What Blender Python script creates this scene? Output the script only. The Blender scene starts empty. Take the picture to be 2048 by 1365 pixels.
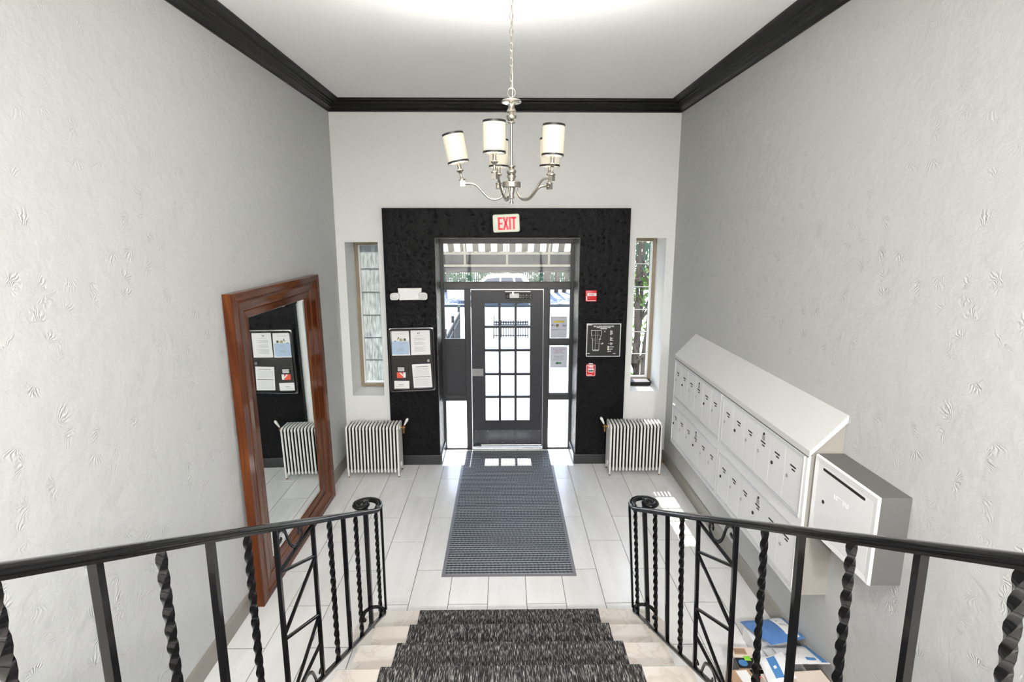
import bpy, bmesh, math, random
from mathutils import Vector, Matrix
C = bpy.context.scene.collection
SC = bpy.context.scene
PI = math.pi
random.seed(7)

# ------------------------------------------------------------------ camera, sky, sun, fixed lights, exposure
CAM_Z = 2.83
cd = bpy.data.cameras.new('camera'); cam = bpy.data.objects.new('camera', cd); C.objects.link(cam)
cam.location = (0, 0, CAM_Z)
cam.rotation_euler = (math.radians(90 - 11.0), 0, math.radians(-0.8))
cd.sensor_width = 36.0; cd.lens = 1127.87 / 2048 * 36.0; cd.clip_start = 0.02; cd.clip_end = 400
SC.camera = cam

W = bpy.data.worlds.new('sky'); SC.world = W; W.use_nodes = True
wn = W.node_tree.nodes; wl = W.node_tree.links
sky = wn.new('ShaderNodeTexSky'); sky.sky_type = 'NISHITA'; sky.sun_disc = False
sky.sun_elevation = math.radians(47.5); sky.sun_rotation = 0.0; sky.air_density = 1.0; sky.dust_density = 0.6
wl.new(sky.outputs[0], wn['Background'].inputs[0]); wn['Background'].inputs[1].default_value = 0.78

sd = bpy.data.lights.new('sun', 'SUN'); sd.energy = 16.0; sd.angle = math.radians(0.55); sd.color = (1.0, 0.96, 0.9)
sun = bpy.data.objects.new('sun', sd); C.objects.link(sun); sun.rotation_euler = (math.radians(-42.4), 0, 0)
sun.location = (0, 30, 30)

def area(name, loc, rot, sx, sy, power, col=(1, 0.96, 0.9)):
    d = bpy.data.lights.new(name, 'AREA'); d.shape = 'RECTANGLE'; d.size = sx; d.size_y = sy; d.energy = power; d.color = col
    o = bpy.data.objects.new(name, d); C.objects.link(o); o.location = loc; o.rotation_euler = rot
    return o
# five unseen ceiling lamps, added as fill for the lobby (housings further down)
FILL_LAMPS = [(0.02, 0.2), (-1.0, -2.6), (1.05, -2.6), (-1.0, -5.2), (1.05, -5.2)]
for i, (lx, ly) in enumerate(FILL_LAMPS):
    area('fill_lamp_light', (lx, ly, 4.155), (0, 0, 0), 0.5, 0.5, (50, 225, 270, 310, 360)[i], (1, .99, .98))

SC.view_settings.view_transform = 'Standard'; SC.view_settings.look = 'None'
SC.view_settings.exposure = 0.3; SC.view_settings.gamma = 1.0
SC.view_settings.use_curve_mapping = False

# ------------------------------------------------------------------ helpers
def lin(r, g, b):
    f = lambda c: (c / 255) / 12.92 if c / 255 <= 0.04045 else ((c / 255 + 0.055) / 1.055) ** 2.4
    return (f(r), f(g), f(b), 1)

def node_mat(name):
    m = bpy.data.materials.new(name); m.use_nodes = True
    nt = m.node_tree; b = nt.nodes['Principled BSDF']
    return m, nt, nt.nodes, nt.links, b

def mat(name, col, rough=0.5, metal=0.0, spec=0.5, noise=None, bump=None, coat=0.0, emit=None):
    """noise=(scale, amount) tints the base colour, bump=(scale, strength, distance)"""
    m, nt, N, L, b = node_mat(name)
    b.inputs['Base Color'].default_value = col
    b.inputs['Roughness'].default_value = rough; b.inputs['Metallic'].default_value = metal
    b.inputs['Specular IOR Level'].default_value = spec
    if coat: b.inputs['Coat Weight'].default_value = coat; b.inputs['Coat Roughness'].default_value = 0.1
    g = N.new('ShaderNodeNewGeometry')
    if noise:
        t = N.new('ShaderNodeTexNoise'); t.inputs['Scale'].default_value = noise[0]; t.inputs['Detail'].default_value = 5
        L.new(g.outputs['Position'], t.inputs['Vector'])
        mx = N.new('ShaderNodeMix'); mx.data_type = 'RGBA'
        k = noise[1]
        mx.inputs[6].default_value = tuple(c * (1 - k) for c in col[:3]) + (1,)
        mx.inputs[7].default_value = tuple(min(1, c * (1 + k)) for c in col[:3]) + (1,)
        L.new(t.outputs['Fac'], mx.inputs[0]); L.new(mx.outputs[2], b.inputs['Base Color'])
    if bump:
        t2 = N.new('ShaderNodeTexNoise'); t2.inputs['Scale'].default_value = bump[0]; t2.inputs['Detail'].default_value = 4
        L.new(g.outputs['Position'], t2.inputs['Vector'])
        bp = N.new('ShaderNodeBump'); bp.inputs['Strength'].default_value = bump[1]; bp.inputs['Distance'].default_value = bump[2]
        L.new(t2.outputs['Fac'], bp.inputs['Height']); L.new(bp.outputs[0], b.inputs['Normal'])
    if emit:
        b.inputs['Emission Color'].default_value = emit[0]; b.inputs['Emission Strength'].default_value = emit[1]
    return m

def math_node(N, L, op, a, b=None, c=None):
    n = N.new('ShaderNodeMath'); n.operation = op
    for i, v in enumerate((a, b, c)):
        if v is None: continue
        if isinstance(v, (int, float)): n.inputs[i].default_value = v
        else: L.new(v, n.inputs[i])
    return n.outputs[0]

def plaster(name, col, axes, rough=0.6, strength=0.35, cell=6.0, spec=0.4, fan=1.0, fine=0.35, cut=None, extra=0.0):
    """trowelled plaster: fan-shaped stomp marks (one per cell) + fine grain. axes: which position axes span the wall"""
    m, nt, N, L, b = node_mat(name)
    b.inputs['Roughness'].default_value = rough; b.inputs['Specular IOR Level'].default_value = spec
    g = N.new('ShaderNodeNewGeometry'); sp = N.new('ShaderNodeSeparateXYZ'); L.new(g.outputs['Position'], sp.inputs[0])
    cb = N.new('ShaderNodeCombineXYZ')
    M = lambda op, a, b_=None, c=None: math_node(N, L, op, a, b_, c)
    u = M('MULTIPLY', sp.outputs[axes[0]], cell); v = M('MULTIPLY', sp.outputs[axes[1]], cell)
    L.new(u, cb.inputs[0]); L.new(v, cb.inputs[1])
    vo = N.new('ShaderNodeTexVoronoi'); vo.voronoi_dimensions = '2D'; vo.inputs['Scale'].default_value = 1.0
    nw = N.new('ShaderNodeTexNoise'); nw.inputs['Scale'].default_value = 1.7; nw.inputs['Detail'].default_value = 3; L.new(cb.outputs[0], nw.inputs['Vector'])
    wv = N.new('ShaderNodeVectorMath'); wv.operation = 'MULTIPLY_ADD'; L.new(nw.outputs['Color'], wv.inputs[0]); wv.inputs[1].default_value = (.7, .7, 0); L.new(cb.outputs[0], wv.inputs[2])
    L.new(wv.outputs[0], vo.inputs['Vector'])
    vs = N.new('ShaderNodeVectorMath'); vs.operation = 'SUBTRACT'
    L.new(wv.outputs[0], vs.inputs[0]); L.new(vo.outputs['Position'], vs.inputs[1])
    s2 = N.new('ShaderNodeSeparateXYZ'); L.new(vs.outputs[0], s2.inputs[0])
    cs = N.new('ShaderNodeSeparateColor'); L.new(vo.outputs['Color'], cs.inputs[0])
    ang = M('ARCTAN2', s2.outputs[1], s2.outputs[0])
    rot = M('MULTIPLY', cs.outputs[0], 6.28)
    a2 = M('ADD', ang, rot)
    n0 = N.new('ShaderNodeTexNoise'); n0.inputs['Scale'].default_value = 2.5; L.new(cb.outputs[0], n0.inputs['Vector'])
    ridge = M('SINE', M('ADD', M('MULTIPLY', a2, 15.0), M('MULTIPLY', n0.outputs['Fac'], 9.0)))
    half = M('MAXIMUM', M('COSINE', a2), 0.0)
    d = vo.outputs['Distance']
    ring = M('MULTIPLY', M('MINIMUM', M('MULTIPLY', d, 5.0), 1.0), M('MAXIMUM', M('SUBTRACT', 1.0, M('MULTIPLY', d, 2.0)), 0.0))
    pick = M('GREATER_THAN', cs.outputs[1], 0.3)
    n9 = N.new('ShaderNodeTexNoise'); n9.inputs['Scale'].default_value = 0.35; L.new(cb.outputs[0], n9.inputs['Vector'])
    patchy = M('MAXIMUM', M('MINIMUM', M('MULTIPLY_ADD', n9.outputs['Fac'], 5.0, -1.9), 1.0), 0.1)
    fade = M('MAXIMUM', M('MINIMUM', M('MULTIPLY_ADD', sp.outputs[2], -0.8, 3.0), 1.0), 0.25)
    fans = M('MULTIPLY', M('MULTIPLY', M('MULTIPLY', M('MULTIPLY', ridge, half), ring), pick), M('MULTIPLY', patchy, fade))
    nz = N.new('ShaderNodeTexNoise'); nz.inputs['Scale'].default_value = 3.0; nz.inputs['Detail'].default_value = 7
    nz.inputs['Roughness'].default_value = 0.62
    L.new(cb.outputs[0], nz.inputs['Vector'])
    edge = M('MULTIPLY', d, 0.55)
    h = M('ADD', M('ADD', M('MULTIPLY', fans, fan), M('MULTIPLY', nz.outputs['Fac'], fine * 2.2)), edge)
    bp = N.new('ShaderNodeBump'); bp.inputs['Strength'].default_value = strength; bp.inputs['Distance'].default_value = 0.012
    L.new(h, bp.inputs['Height']); L.new(bp.outputs[0], b.inputs['Normal'])
    mx = N.new('ShaderNodeMix'); mx.data_type = 'RGBA'
    mx.inputs[6].default_value = tuple(c * 0.97 for c in col[:3]) + (1,); mx.inputs[7].default_value = tuple(min(1, c * 1.03) for c in col[:3]) + (1,)
    L.new(nz.outputs['Fac'], mx.inputs[0]); L.new(mx.outputs[2], b.inputs['Base Color'])
    return m

def glass_mat(name, rough=0.0, tint=(1, 1, 1, 1), frosted=0.0, wave=0.0):
    m = bpy.data.materials.new(name); m.use_nodes = True
    N = m.node_tree.nodes; L = m.node_tree.links; N.clear()
    out = N.new('ShaderNodeOutputMaterial'); tr = N.new('ShaderNodeBsdfTransparent'); tr.inputs[0].default_value = tint
    gl = N.new('ShaderNodeBsdfGlossy'); gl.inputs['Roughness'].default_value = 0.02 + rough
    lw = N.new('ShaderNodeLayerWeight'); lw.inputs[0].default_value = 0.5
    p = math_node(N, L, 'POWER', lw.outputs['Facing'], 5.0)
    f = math_node(N, L, 'ADD', math_node(N, L, 'MULTIPLY', p, 0.7), 0.025)
    mx = N.new('ShaderNodeMixShader'); L.new(f, mx.inputs[0])
    base = tr.outputs[0]
    if frosted:
        tl = N.new('ShaderNodeBsdfTranslucent'); tl.inputs[0].default_value = (0.24, 0.25, 0.245, 1)
        tc = N.new('ShaderNodeNewGeometry'); mp = N.new('ShaderNodeMapping'); mp.inputs['Scale'].default_value = (60, 60, 9)
        nz = N.new('ShaderNodeTexNoise'); nz.inputs['Scale'].default_value = 1.0; nz.inputs['Detail'].default_value = 3
        L.new(tc.outputs['Position'], mp.inputs[0]); L.new(mp.outputs[0], nz.inputs['Vector'])
        bp = N.new('ShaderNodeBump'); bp.inputs['Strength'].default_value = 0.9; bp.inputs['Distance'].default_value = 0.01
        L.new(nz.outputs['Fac'], bp.inputs['Height'])
        for s in (tl, gl): L.new(bp.outputs[0], s.inputs['Normal'])
        m2 = N.new('ShaderNodeMixShader')
        ramp = math_node(N, L, 'MULTIPLY_ADD', nz.outputs['Fac'], 1.1, frosted - 0.55)
        L.new(ramp, m2.inputs[0]); L.new(tr.outputs[0], m2.inputs[1]); L.new(tl.outputs[0], m2.inputs[2]); base = m2.outputs[0]
    L.new(base, mx.inputs[1]); L.new(gl.outputs[0], mx.inputs[2]); L.new(mx.outputs[0], out.inputs[0])
    return m

class MB:
    """collects simple shapes; build() links them as one mesh object"""
    def __init__(s): s.v = []; s.f = []; s.mi = []; s.cur = 0
    def add(s, vs, fs):
        o = len(s.v); s.v += [tuple(p) for p in vs]; s.f += [tuple(i + o for i in f) for f in fs]; s.mi += [s.cur] * len(fs); return s
    def box(s, x0, x1, y0, y1, z0, z1, ch=0.0):
        if ch <= 0:
            return s.add([(x, y, z) for x in (x0, x1) for y in (y0, y1) for z in (z0, z1)],
                         [(0, 1, 3, 2), (4, 6, 7, 5), (0, 4, 5, 1), (2, 3, 7, 6), (0, 2, 6, 4), (1, 5, 7, 3)])
        bm = bmesh.new(); bmesh.ops.create_cube(bm, size=1)
        for v in bm.verts: v.co = ((x0 + x1) / 2 + v.co.x * (x1 - x0), (y0 + y1) / 2 + v.co.y * (y1 - y0), (z0 + z1) / 2 + v.co.z * (z1 - z0))
        bmesh.ops.bevel(bm, geom=bm.edges[:], offset=ch, segments=2, profile=0.5, affect='EDGES')
        bm.verts.index_update()
        s.add([v.co[:] for v in bm.verts], [[v.index for v in f.verts] for f in bm.faces]); bm.free(); return s
    def quad(s, a, b, c, d): return s.add([a, b, c, d], [(0, 1, 2, 3)])
    def prism(s, poly, axis, a, b):
        """poly: 2-D outline in the two other axes (x: y,z; y: x,z; z: x,y), extruded from a to b"""
        def p(q, t): return {'x': (t, q[0], q[1]), 'y': (q[0], t, q[1]), 'z': (q[0], q[1], t)}[axis]
        n = len(poly); vs = [p(q, a) for q in poly] + [p(q, b) for q in poly]
        return s.add(vs, [tuple(range(n))[::-1], tuple(range(n, 2 * n))] + [(i, (i + 1) % n, n + (i + 1) % n, n + i) for i in range(n)])
    def rings(s, rs, cap=True, closed=False):
        n = len(rs[0]); vs = [p for r in rs for p in r]; fs = []
        m = len(rs)
        for k in range(m - (0 if closed else 1)):
            k2 = (k + 1) % m
            for i in range(n):
                j = (i + 1) % n; fs.append((k * n + i, k * n + j, k2 * n + j, k2 * n + i))
        if cap and not closed: fs += [tuple(range(n))[::-1], tuple(range((m - 1) * n, m * n))]
        return s.add(vs, fs)
    def sweep(s, path, section, up=(0, 0, 1), cap=True, scale=None, closed=False):
        P = [Vector(p) for p in path]; rs = []
        for i, p in enumerate(P):
            a = P[i - 1] if (i or closed) else P[0]; b = P[(i + 1) % len(P)] if (i + 1 < len(P) or closed) else P[-1]
            t = (b - a).normalized(); U = Vector(up)
            side = t.cross(U)
            if side.length < 1e-4: side = t.cross(Vector((0, 1, 0)))
            side.normalize(); u = side.cross(t)
            k = scale[i] if scale else 1
            rs.append([tuple(p + side * (q[0] * k) + u * (q[1] * k)) for q in section])
        return s.rings(rs, cap, closed)
    def tube(s, path, r, n=8, cap=True, up=(0, 0, 1), closed=False):
        sec = [(math.cos(2 * PI * i / n), math.sin(2 * PI * i / n)) for i in range(n)]
        sc = r if isinstance(r, (list, tuple)) else [r] * len(path)
        return s.sweep(path, sec, up, cap, sc, closed)
    def lathe(s, prof, c=(0, 0, 0), n=20, axis='z', cap=True):
        rs = []
        for r, z in prof:
            ring = []
            for i in range(n):
                a = 2 * PI * i / n; x, y = r * math.cos(a), r * math.sin(a)
                q = {'z': (x, y, z), 'y': (x, z, -y), 'x': (z, x, y)}[axis]
                ring.append((c[0] + q[0], c[1] + q[1], c[2] + q[2]))
            rs.append(ring)
        return s.rings(rs, cap)
    def sphere(s, c, r, n=12, m=8, sc=(1, 1, 1)):
        rs = []
        for k in range(m + 1):
            t = PI * k / m; rr = max(1e-5, math.sin(t)) * r
            rs.append([(c[0] + sc[0] * rr * math.cos(2 * PI * i / n), c[1] + sc[1] * rr * math.sin(2 * PI * i / n), c[2] - sc[2] * r * math.cos(t)) for i in range(n)])
        return s.rings(rs, False)
    def mesh(s, name, mats, origin=(0, 0, 0), smooth=False, angle=35):
        me = bpy.data.meshes.new(name)
        o = Vector(origin); me.from_pydata([tuple(Vector(p) - o) for p in s.v], [], s.f)
        for m in (mats if isinstance(mats, (list, tuple)) else [mats]): me.materials.append(m)
        if len(set(s.mi)) > 1: me.polygons.foreach_set('material_index', s.mi)
        bm = bmesh.new(); bm.from_mesh(me); bmesh.ops.recalc_face_normals(bm, faces=bm.faces[:]); bm.to_mesh(me); bm.free()
        if smooth:
            me.polygons.foreach_set('use_smooth', [True] * len(me.polygons))
            me.set_sharp_from_angle(angle=math.radians(angle))
        me.update(); return me
    def build(s, name, mats, parent=None, smooth=False, angle=35, origin=None):
        org = wloc(parent) if parent else Vector(origin or (0, 0, 0))
        o = bpy.data.objects.new(name, s.mesh(name, mats, org, smooth, angle)); C.objects.link(o)
        if parent: o.parent = parent
        else: o.location = org
        return o

def wloc(o):
    v = Vector((0, 0, 0))
    while o: v += o.location; o = o.parent
    return v
def tag(o, label=None, cat=None, group=None, kind=None):
    if label: o['label'] = label
    if cat: o['category'] = cat
    if group: o['group'] = group
    if kind: o['kind'] = kind
    return o
def thing(name, loc, label, cat, group=None, kind=None):
    o = bpy.data.objects.new(name, None); C.objects.link(o); o.location = loc; o.empty_display_size = 0.1
    return tag(o, label, cat, group, kind)
def inst(name, me, parent, loc):
    """part sharing mesh data; loc in world"""
    o = bpy.data.objects.new(name, me); C.objects.link(o); o.parent = parent; o.location = Vector(loc) - wloc(parent); return o
def copy_tree(o, parent=None):
    c = o.copy(); C.objects.link(c); c.parent = parent
    for ch in list(o.children): copy_tree(ch, c)
    return c
def text(body, size, m, parent, loc, rot=(PI / 2, 0, 0), sx=1.0, name='lettering', align='CENTER', ext=0.0006, bold=0.0):
    cu = bpy.data.curves.new(name, 'FONT'); cu.body = body; cu.size = size; cu.align_x = align; cu.align_y = 'CENTER'
    cu.extrude = ext; cu.offset = bold; cu.materials.append(m)
    o = bpy.data.objects.new(name, cu); C.objects.link(o); o.parent = parent
    dg = bpy.context.evaluated_depsgraph_get(); me = bpy.data.meshes.new_from_object(o.evaluated_get(dg))
    bpy.data.objects.remove(o); bpy.data.curves.remove(cu)
    o = bpy.data.objects.new(name, me); C.objects.link(o); o.parent = parent; o['kind'] = 'stuff'
    o.location = Vector(loc) - wloc(parent); o.rotation_euler = rot; o.scale = (sx, 1, 1); return o
def circle(n, r=1.0): return [(r * math.cos(2 * PI * i / n), r * math.sin(2 * PI * i / n)) for i in range(n)]
def rrect(w, h, r, n=4):
    out = []
    for cx, cy, a0 in ((w / 2 - r, h / 2 - r, 0), (-w / 2 + r, h / 2 - r, 90), (-w / 2 + r, -h / 2 + r, 180), (w / 2 - r, -h / 2 + r, 270)):
        for i in range(n + 1):
            a = math.radians(a0 + 90 * i / n); out.append((cx + r * math.cos(a), cy + r * math.sin(a)))
    return out

# ------------------------------------------------------------------ materials
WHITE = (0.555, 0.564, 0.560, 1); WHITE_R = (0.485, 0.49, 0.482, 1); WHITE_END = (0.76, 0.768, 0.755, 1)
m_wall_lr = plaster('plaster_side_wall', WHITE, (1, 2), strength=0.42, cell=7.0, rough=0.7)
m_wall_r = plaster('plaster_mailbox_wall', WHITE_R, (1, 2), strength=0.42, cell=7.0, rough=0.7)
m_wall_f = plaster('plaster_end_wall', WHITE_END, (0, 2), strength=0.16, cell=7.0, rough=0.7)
m_accent = plaster('black_painted_plaster', (0.007, 0.007, 0.008, 1), (0, 2), strength=0.6, cell=13, rough=0.30, spec=0.09)
m_accent_side = plaster('black_painted_plaster_reveal', (0.012, 0.012, 0.0135, 1), (1, 2), strength=1.0, cell=13, rough=0.22, spec=1.0)
m_ceiling = mat('ceiling_paint', (0.91, 0.915, 0.91, 1), 0.75, bump=(30, 0.05, 0.01))
m_white_paint = mat('white_reveal_paint', (0.82, 0.82, 0.81, 1), 0.5, bump=(40, 0.06, 0.01))
m_black_trim = mat('black_gloss_trim', (0.004, 0.004, 0.004, 1), 0.35, spec=0.25)
m_taupe = mat('taupe_baseboard', (0.27, 0.25, 0.22, 1), 0.35, noise=(6, 0.06))
m_black_base = mat('black_baseboard', (0.014, 0.014, 0.017, 1), 0.28)
m_frame = mat('dark_metal_frame', (0.030, 0.030, 0.034, 1), 0.38, noise=(5, 0.2))
m_door = mat('dark_door_paint', (0.026, 0.026, 0.031, 1), 0.42, noise=(4, 0.2), bump=(90, 0.05, 0.004))
m_steel = mat('brushed_steel', (0.55, 0.55, 0.56, 1), 0.28, 1.0, noise=(30, 0.15))
m_kick = mat('scuffed_kick_plate', (0.22, 0.22, 0.24, 1), 0.2, 0.9, noise=(14, 0.35))
m_iron = mat('black_gloss_iron', (0.0045, 0.0045, 0.005, 1), 0.12, spec=0.26, bump=(55, 0.06, 0.003))
m_nickel = mat('brushed_nickel', (0.40, 0.375, 0.33, 1), 0.24, 1.0)
m_rad = mat('white_enamel', (0.78, 0.77, 0.74, 1), 0.32, bump=(60, 0.06, 0.003))
m_brass = mat('dark_brass', (0.25, 0.14, 0.05, 1), 0.35, 0.8)
m_bronze = mat('bronze_window_frame', (0.27, 0.215, 0.145, 1), 0.42, noise=(8, 0.1))
m_sash = mat('white_window_sash', (0.75, 0.75, 0.74, 1), 0.4)
m_gbar = mat('grey_glazing_bar', (0.22, 0.22, 0.22, 1), 0.4)
m_glass = glass_mat('clear_glass')
m_rain = glass_mat('rain_glass', rough=0.05, frosted=0.85, tint=(.75, .78, .77, 1))
m_mirror = mat('mirror_silver', (0.86, 0.90, 0.90, 1), 0.01, 1.0)
m_mail = mat('white_mailbox_enamel', (0.76, 0.76, 0.76, 1), 0.35)
m_mail2 = mat('cream_cabinet_paint', (0.60, 0.595, 0.58, 1), 0.45)
m_alu = mat('satin_aluminium', (0.72, 0.73, 0.74, 1), 0.3, 0.7)
m_box_grey = mat('grey_powder_coat', (0.115, 0.113, 0.108, 1), 0.5, bump=(160, 0.08, 0.003))
m_black = mat('black_plastic', (0.010, 0.010, 0.011, 1), 0.4)
m_dark = mat('dark_slot', (0.004, 0.004, 0.004, 1), 0.8)
m_red = mat('red_plastic', (0.62, 0.012, 0.018, 1), 0.35)
m_white = mat('white_plastic', (0.80, 0.80, 0.78, 1), 0.4)
m_ink = mat('black_ink', (0.02, 0.02, 0.02, 1), 0.7)
m_greyink = mat('grey_ink', (0.33, 0.33, 0.34, 1), 0.8)
m_paper = mat('white_paper', (0.80, 0.79, 0.78, 1), 0.8, noise=(12, 0.03))
m_lightink = mat('white_print', (0.85, 0.85, 0.85, 1), 0.6)
m_rubber = mat('grey_rubber_edge', (0.17, 0.17, 0.19, 1), 0.45)

def marble():
    m, nt, N, L, b = node_mat('beige_marble')
    g = N.new('ShaderNodeNewGeometry'); n = N.new('ShaderNodeTexNoise'); n.inputs['Scale'].default_value = 3.2; n.inputs['Detail'].default_value = 8
    n.inputs['Distortion'].default_value = 1.6
    L.new(g.outputs['Position'], n.inputs['Vector']); r = N.new('ShaderNodeValToRGB'); L.new(n.outputs['Fac'], r.inputs[0])
    e = r.color_ramp.elements; e[0].position = 0.25; e[0].color = (0.55, 0.50, 0.45, 1); e[1].position = 0.7; e[1].color = (0.57, 0.545, 0.51, 1)
    k = e.new(0.47); k.color = (0.555, 0.51, 0.46, 1); k = e.new(0.5); k.color = (0.48, 0.435, 0.39, 1); k = e.new(0.53); k.color = (0.56, 0.525, 0.48, 1)
    L.new(r.outputs[0], b.inputs['Base Color']); b.inputs['Roughness'].default_value = 0.22
    return m
m_marble = marble()

def tile_mat():
    m, nt, N, L, b = node_mat('porcelain_tile')
    g = N.new('ShaderNodeNewGeometry'); mp = N.new('ShaderNodeMapping'); mp.inputs['Scale'].default_value = (9, 1.6, 1)
    n = N.new('ShaderNodeTexNoise'); n.inputs['Scale'].default_value = 1.4; n.inputs['Detail'].default_value = 6
    oi = N.new('ShaderNodeObjectInfo'); cx = N.new('ShaderNodeCombineXYZ'); L.new(math_node(N, L, 'MULTIPLY', oi.outputs['Random'], 40.0), cx.inputs[2])
    va = N.new('ShaderNodeVectorMath'); L.new(g.outputs['Position'], va.inputs[0]); L.new(cx.outputs[0], va.inputs[1])
    L.new(va.outputs[0], mp.inputs[0]); L.new(mp.outputs[0], n.inputs['Vector'])
    r = N.new('ShaderNodeValToRGB'); L.new(n.outputs['Fac'], r.inputs[0])
    e = r.color_ramp.elements; e[0].position = 0.3; e[0].color = (0.68, 0.678, 0.665, 1); e[1].position = 0.7; e[1].color = (0.75, 0.752, 0.748, 1)
    hs = N.new('ShaderNodeHueSaturation'); L.new(r.outputs[0], hs.inputs['Color'])
    L.new(math_node(N, L, 'MULTIPLY_ADD', oi.outputs['Random'], 0.06, 0.97), hs.inputs['Value'])
    L.new(hs.outputs[0], b.inputs['Base Color']); b.inputs['Roughness'].default_value = 0.2; b.inputs['Specular IOR Level'].default_value = 0.45
    return m
m_tile = tile_mat()
m_grout = mat('grout', (0.085, 0.08, 0.072, 1), 0.9)

def wood_mat():
    m, nt, N, L, b = node_mat('red_brown_varnished_wood')
    tc = N.new('ShaderNodeTexCoord'); at = N.new('ShaderNodeAttribute'); at.attribute_name = 'grain'
    mp = N.new('ShaderNodeMapping'); mp.inputs['Scale'].default_value = (1.5, 17, 17); L.new(at.outputs['Vector'], mp.inputs[0])
    n = N.new('ShaderNodeTexNoise'); n.inputs['Scale'].default_value = 1.0; n.inputs['Detail'].default_value = 6; n.inputs['Distortion'].default_value = 0.6
    L.new(mp.outputs[0], n.inputs['Vector'])
    r = N.new('ShaderNodeValToRGB'); L.new(n.outputs['Fac'], r.inputs[0]); e = r.color_ramp.elements
    e[0].position = 0.28; e[0].color = (0.070, 0.016, 0.005, 1); e[1].position = 0.78; e[1].color = (0.20, 0.066, 0.018, 1)
    k = e.new(0.5); k.color = (0.105, 0.028, 0.008, 1)
    L.new(r.outputs[0], b.inputs['Base Color']); b.inputs['Roughness'].default_value = 0.14; b.inputs['Specular IOR Level'].default_value = 0.22
    return m
m_wood = wood_mat()

def streak_carpet():
    m, nt, N, L, b = node_mat('charcoal_streaked_carpet')
    g = N.new('ShaderNodeNewGeometry'); mp = N.new('ShaderNodeMapping'); mp.inputs['Scale'].default_value = (330, 24, 24)
    n = N.new('ShaderNodeTexNoise'); n.inputs['Scale'].default_value = 1.0; n.inputs['Detail'].default_value = 3
    L.new(g.outputs['Position'], mp.inputs[0]); L.new(mp.outputs[0], n.inputs['Vector'])
    r = N.new('ShaderNodeValToRGB'); L.new(n.outputs['Fac'], r.inputs[0]); e = r.color_ramp.elements
    e[0].position = 0.44; e[0].color = (0.013, 0.0125, 0.013, 1); e[1].position = 0.70; e[1].color = (0.42, 0.41, 0.39, 1)
    k = e.new(0.56); k.color = (0.062, 0.059, 0.059, 1)
    L.new(r.outputs[0], b.inputs['Base Color']); b.inputs['Roughness'].default_value = 0.95; b.inputs['Specular IOR Level'].default_value = 0.15
    bp = N.new('ShaderNodeBump'); bp.inputs['Strength'].default_value = 0.6; bp.inputs['Distance'].default_value = 0.004
    L.new(n.outputs['Fac'], bp.inputs['Height']); L.new(bp.outputs[0], b.inputs['Normal'])
    return m
m_runner = streak_carpet()

def mat_pile():
    m, nt, N, L, b = node_mat('ribbed_mat_pile')
    g = N.new('ShaderNodeNewGeometry'); s = N.new('ShaderNodeSeparateXYZ'); L.new(g.outputs['Position'], s.inputs[0])
    M = lambda op, a, b_=None, c=None: math_node(N, L, op, a, b_, c)
    n = N.new('ShaderNodeTexNoise'); n.inputs['Scale'].default_value = 70; n.inputs['Detail'].default_value = 2; L.new(g.outputs['Position'], n.inputs['Vector'])
    rib = M('SINE', M('ADD', M('MULTIPLY', s.outputs[1], 2 * PI / 0.035), M('MULTIPLY', n.outputs['Fac'], 1.6)))
    row = M('FLOOR', M('DIVIDE', s.outputs[1], 0.035))
    wn_ = N.new('ShaderNodeTexWhiteNoise'); wn_.noise_dimensions = '1D'; L.new(row, wn_.inputs['W'])
    loop = M('SINE', M('ADD', M('MULTIPLY', s.outputs[0], 2 * PI / 0.034), M('MULTIPLY', wn_.outputs['Value'], 6.28)))
    h = M('ADD', M('MULTIPLY', rib, 0.72), M('MULTIPLY', loop, 0.22))
    h2 = M('MULTIPLY_ADD', h, 0.5, 0.5)
    r = N.new('ShaderNodeValToRGB'); L.new(h2, r.inputs[0]); e = r.color_ramp.elements
    e[0].position = 0.25; e[0].color = (0.010, 0.0125, 0.014, 1); e[1].position = 0.9; e[1].color = (0.27, 0.295, 0.325, 1)
    L.new(r.outputs[0], b.inputs['Base Color']); b.inputs['Roughness'].default_value = 0.6
    b.inputs['Specular IOR Level'].default_value = 0.5
    bp = N.new('ShaderNodeBump'); bp.inputs['Strength'].default_value = 0.7; bp.inputs['Distance'].default_value = 0.006
    L.new(h, bp.inputs['Height']); L.new(bp.outputs[0], b.inputs['Normal'])
    return m
m_matpile = mat_pile()

def translucent(name, col, fac, emit=0.0):
    m = bpy.data.materials.new(name); m.use_nodes = True
    N = m.node_tree.nodes; L = m.node_tree.links; N.clear()
    o = N.new('ShaderNodeOutputMaterial'); d = N.new('ShaderNodeBsdfDiffuse'); t = N.new('ShaderNodeBsdfTranslucent'); x = N.new('ShaderNodeMixShader')
    d.inputs[0].default_value = col; t.inputs[0].default_value = col; x.inputs[0].default_value = fac
    L.new(d.outputs[0], x.inputs[1]); L.new(t.outputs[0], x.inputs[2]); L.new(x.outputs[0], o.inputs[0]); return m
m_shade = translucent('ivory_lampshade_fabric', (0.60, 0.575, 0.485, 1), 0.06)
m_stripe_w = translucent('awning_white_canvas', (0.80, 0.785, 0.75, 1), 0.35)
m_stripe_g = translucent('awning_beige_canvas', (0.17, 0.16, 0.135, 1), 0.3)

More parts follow.
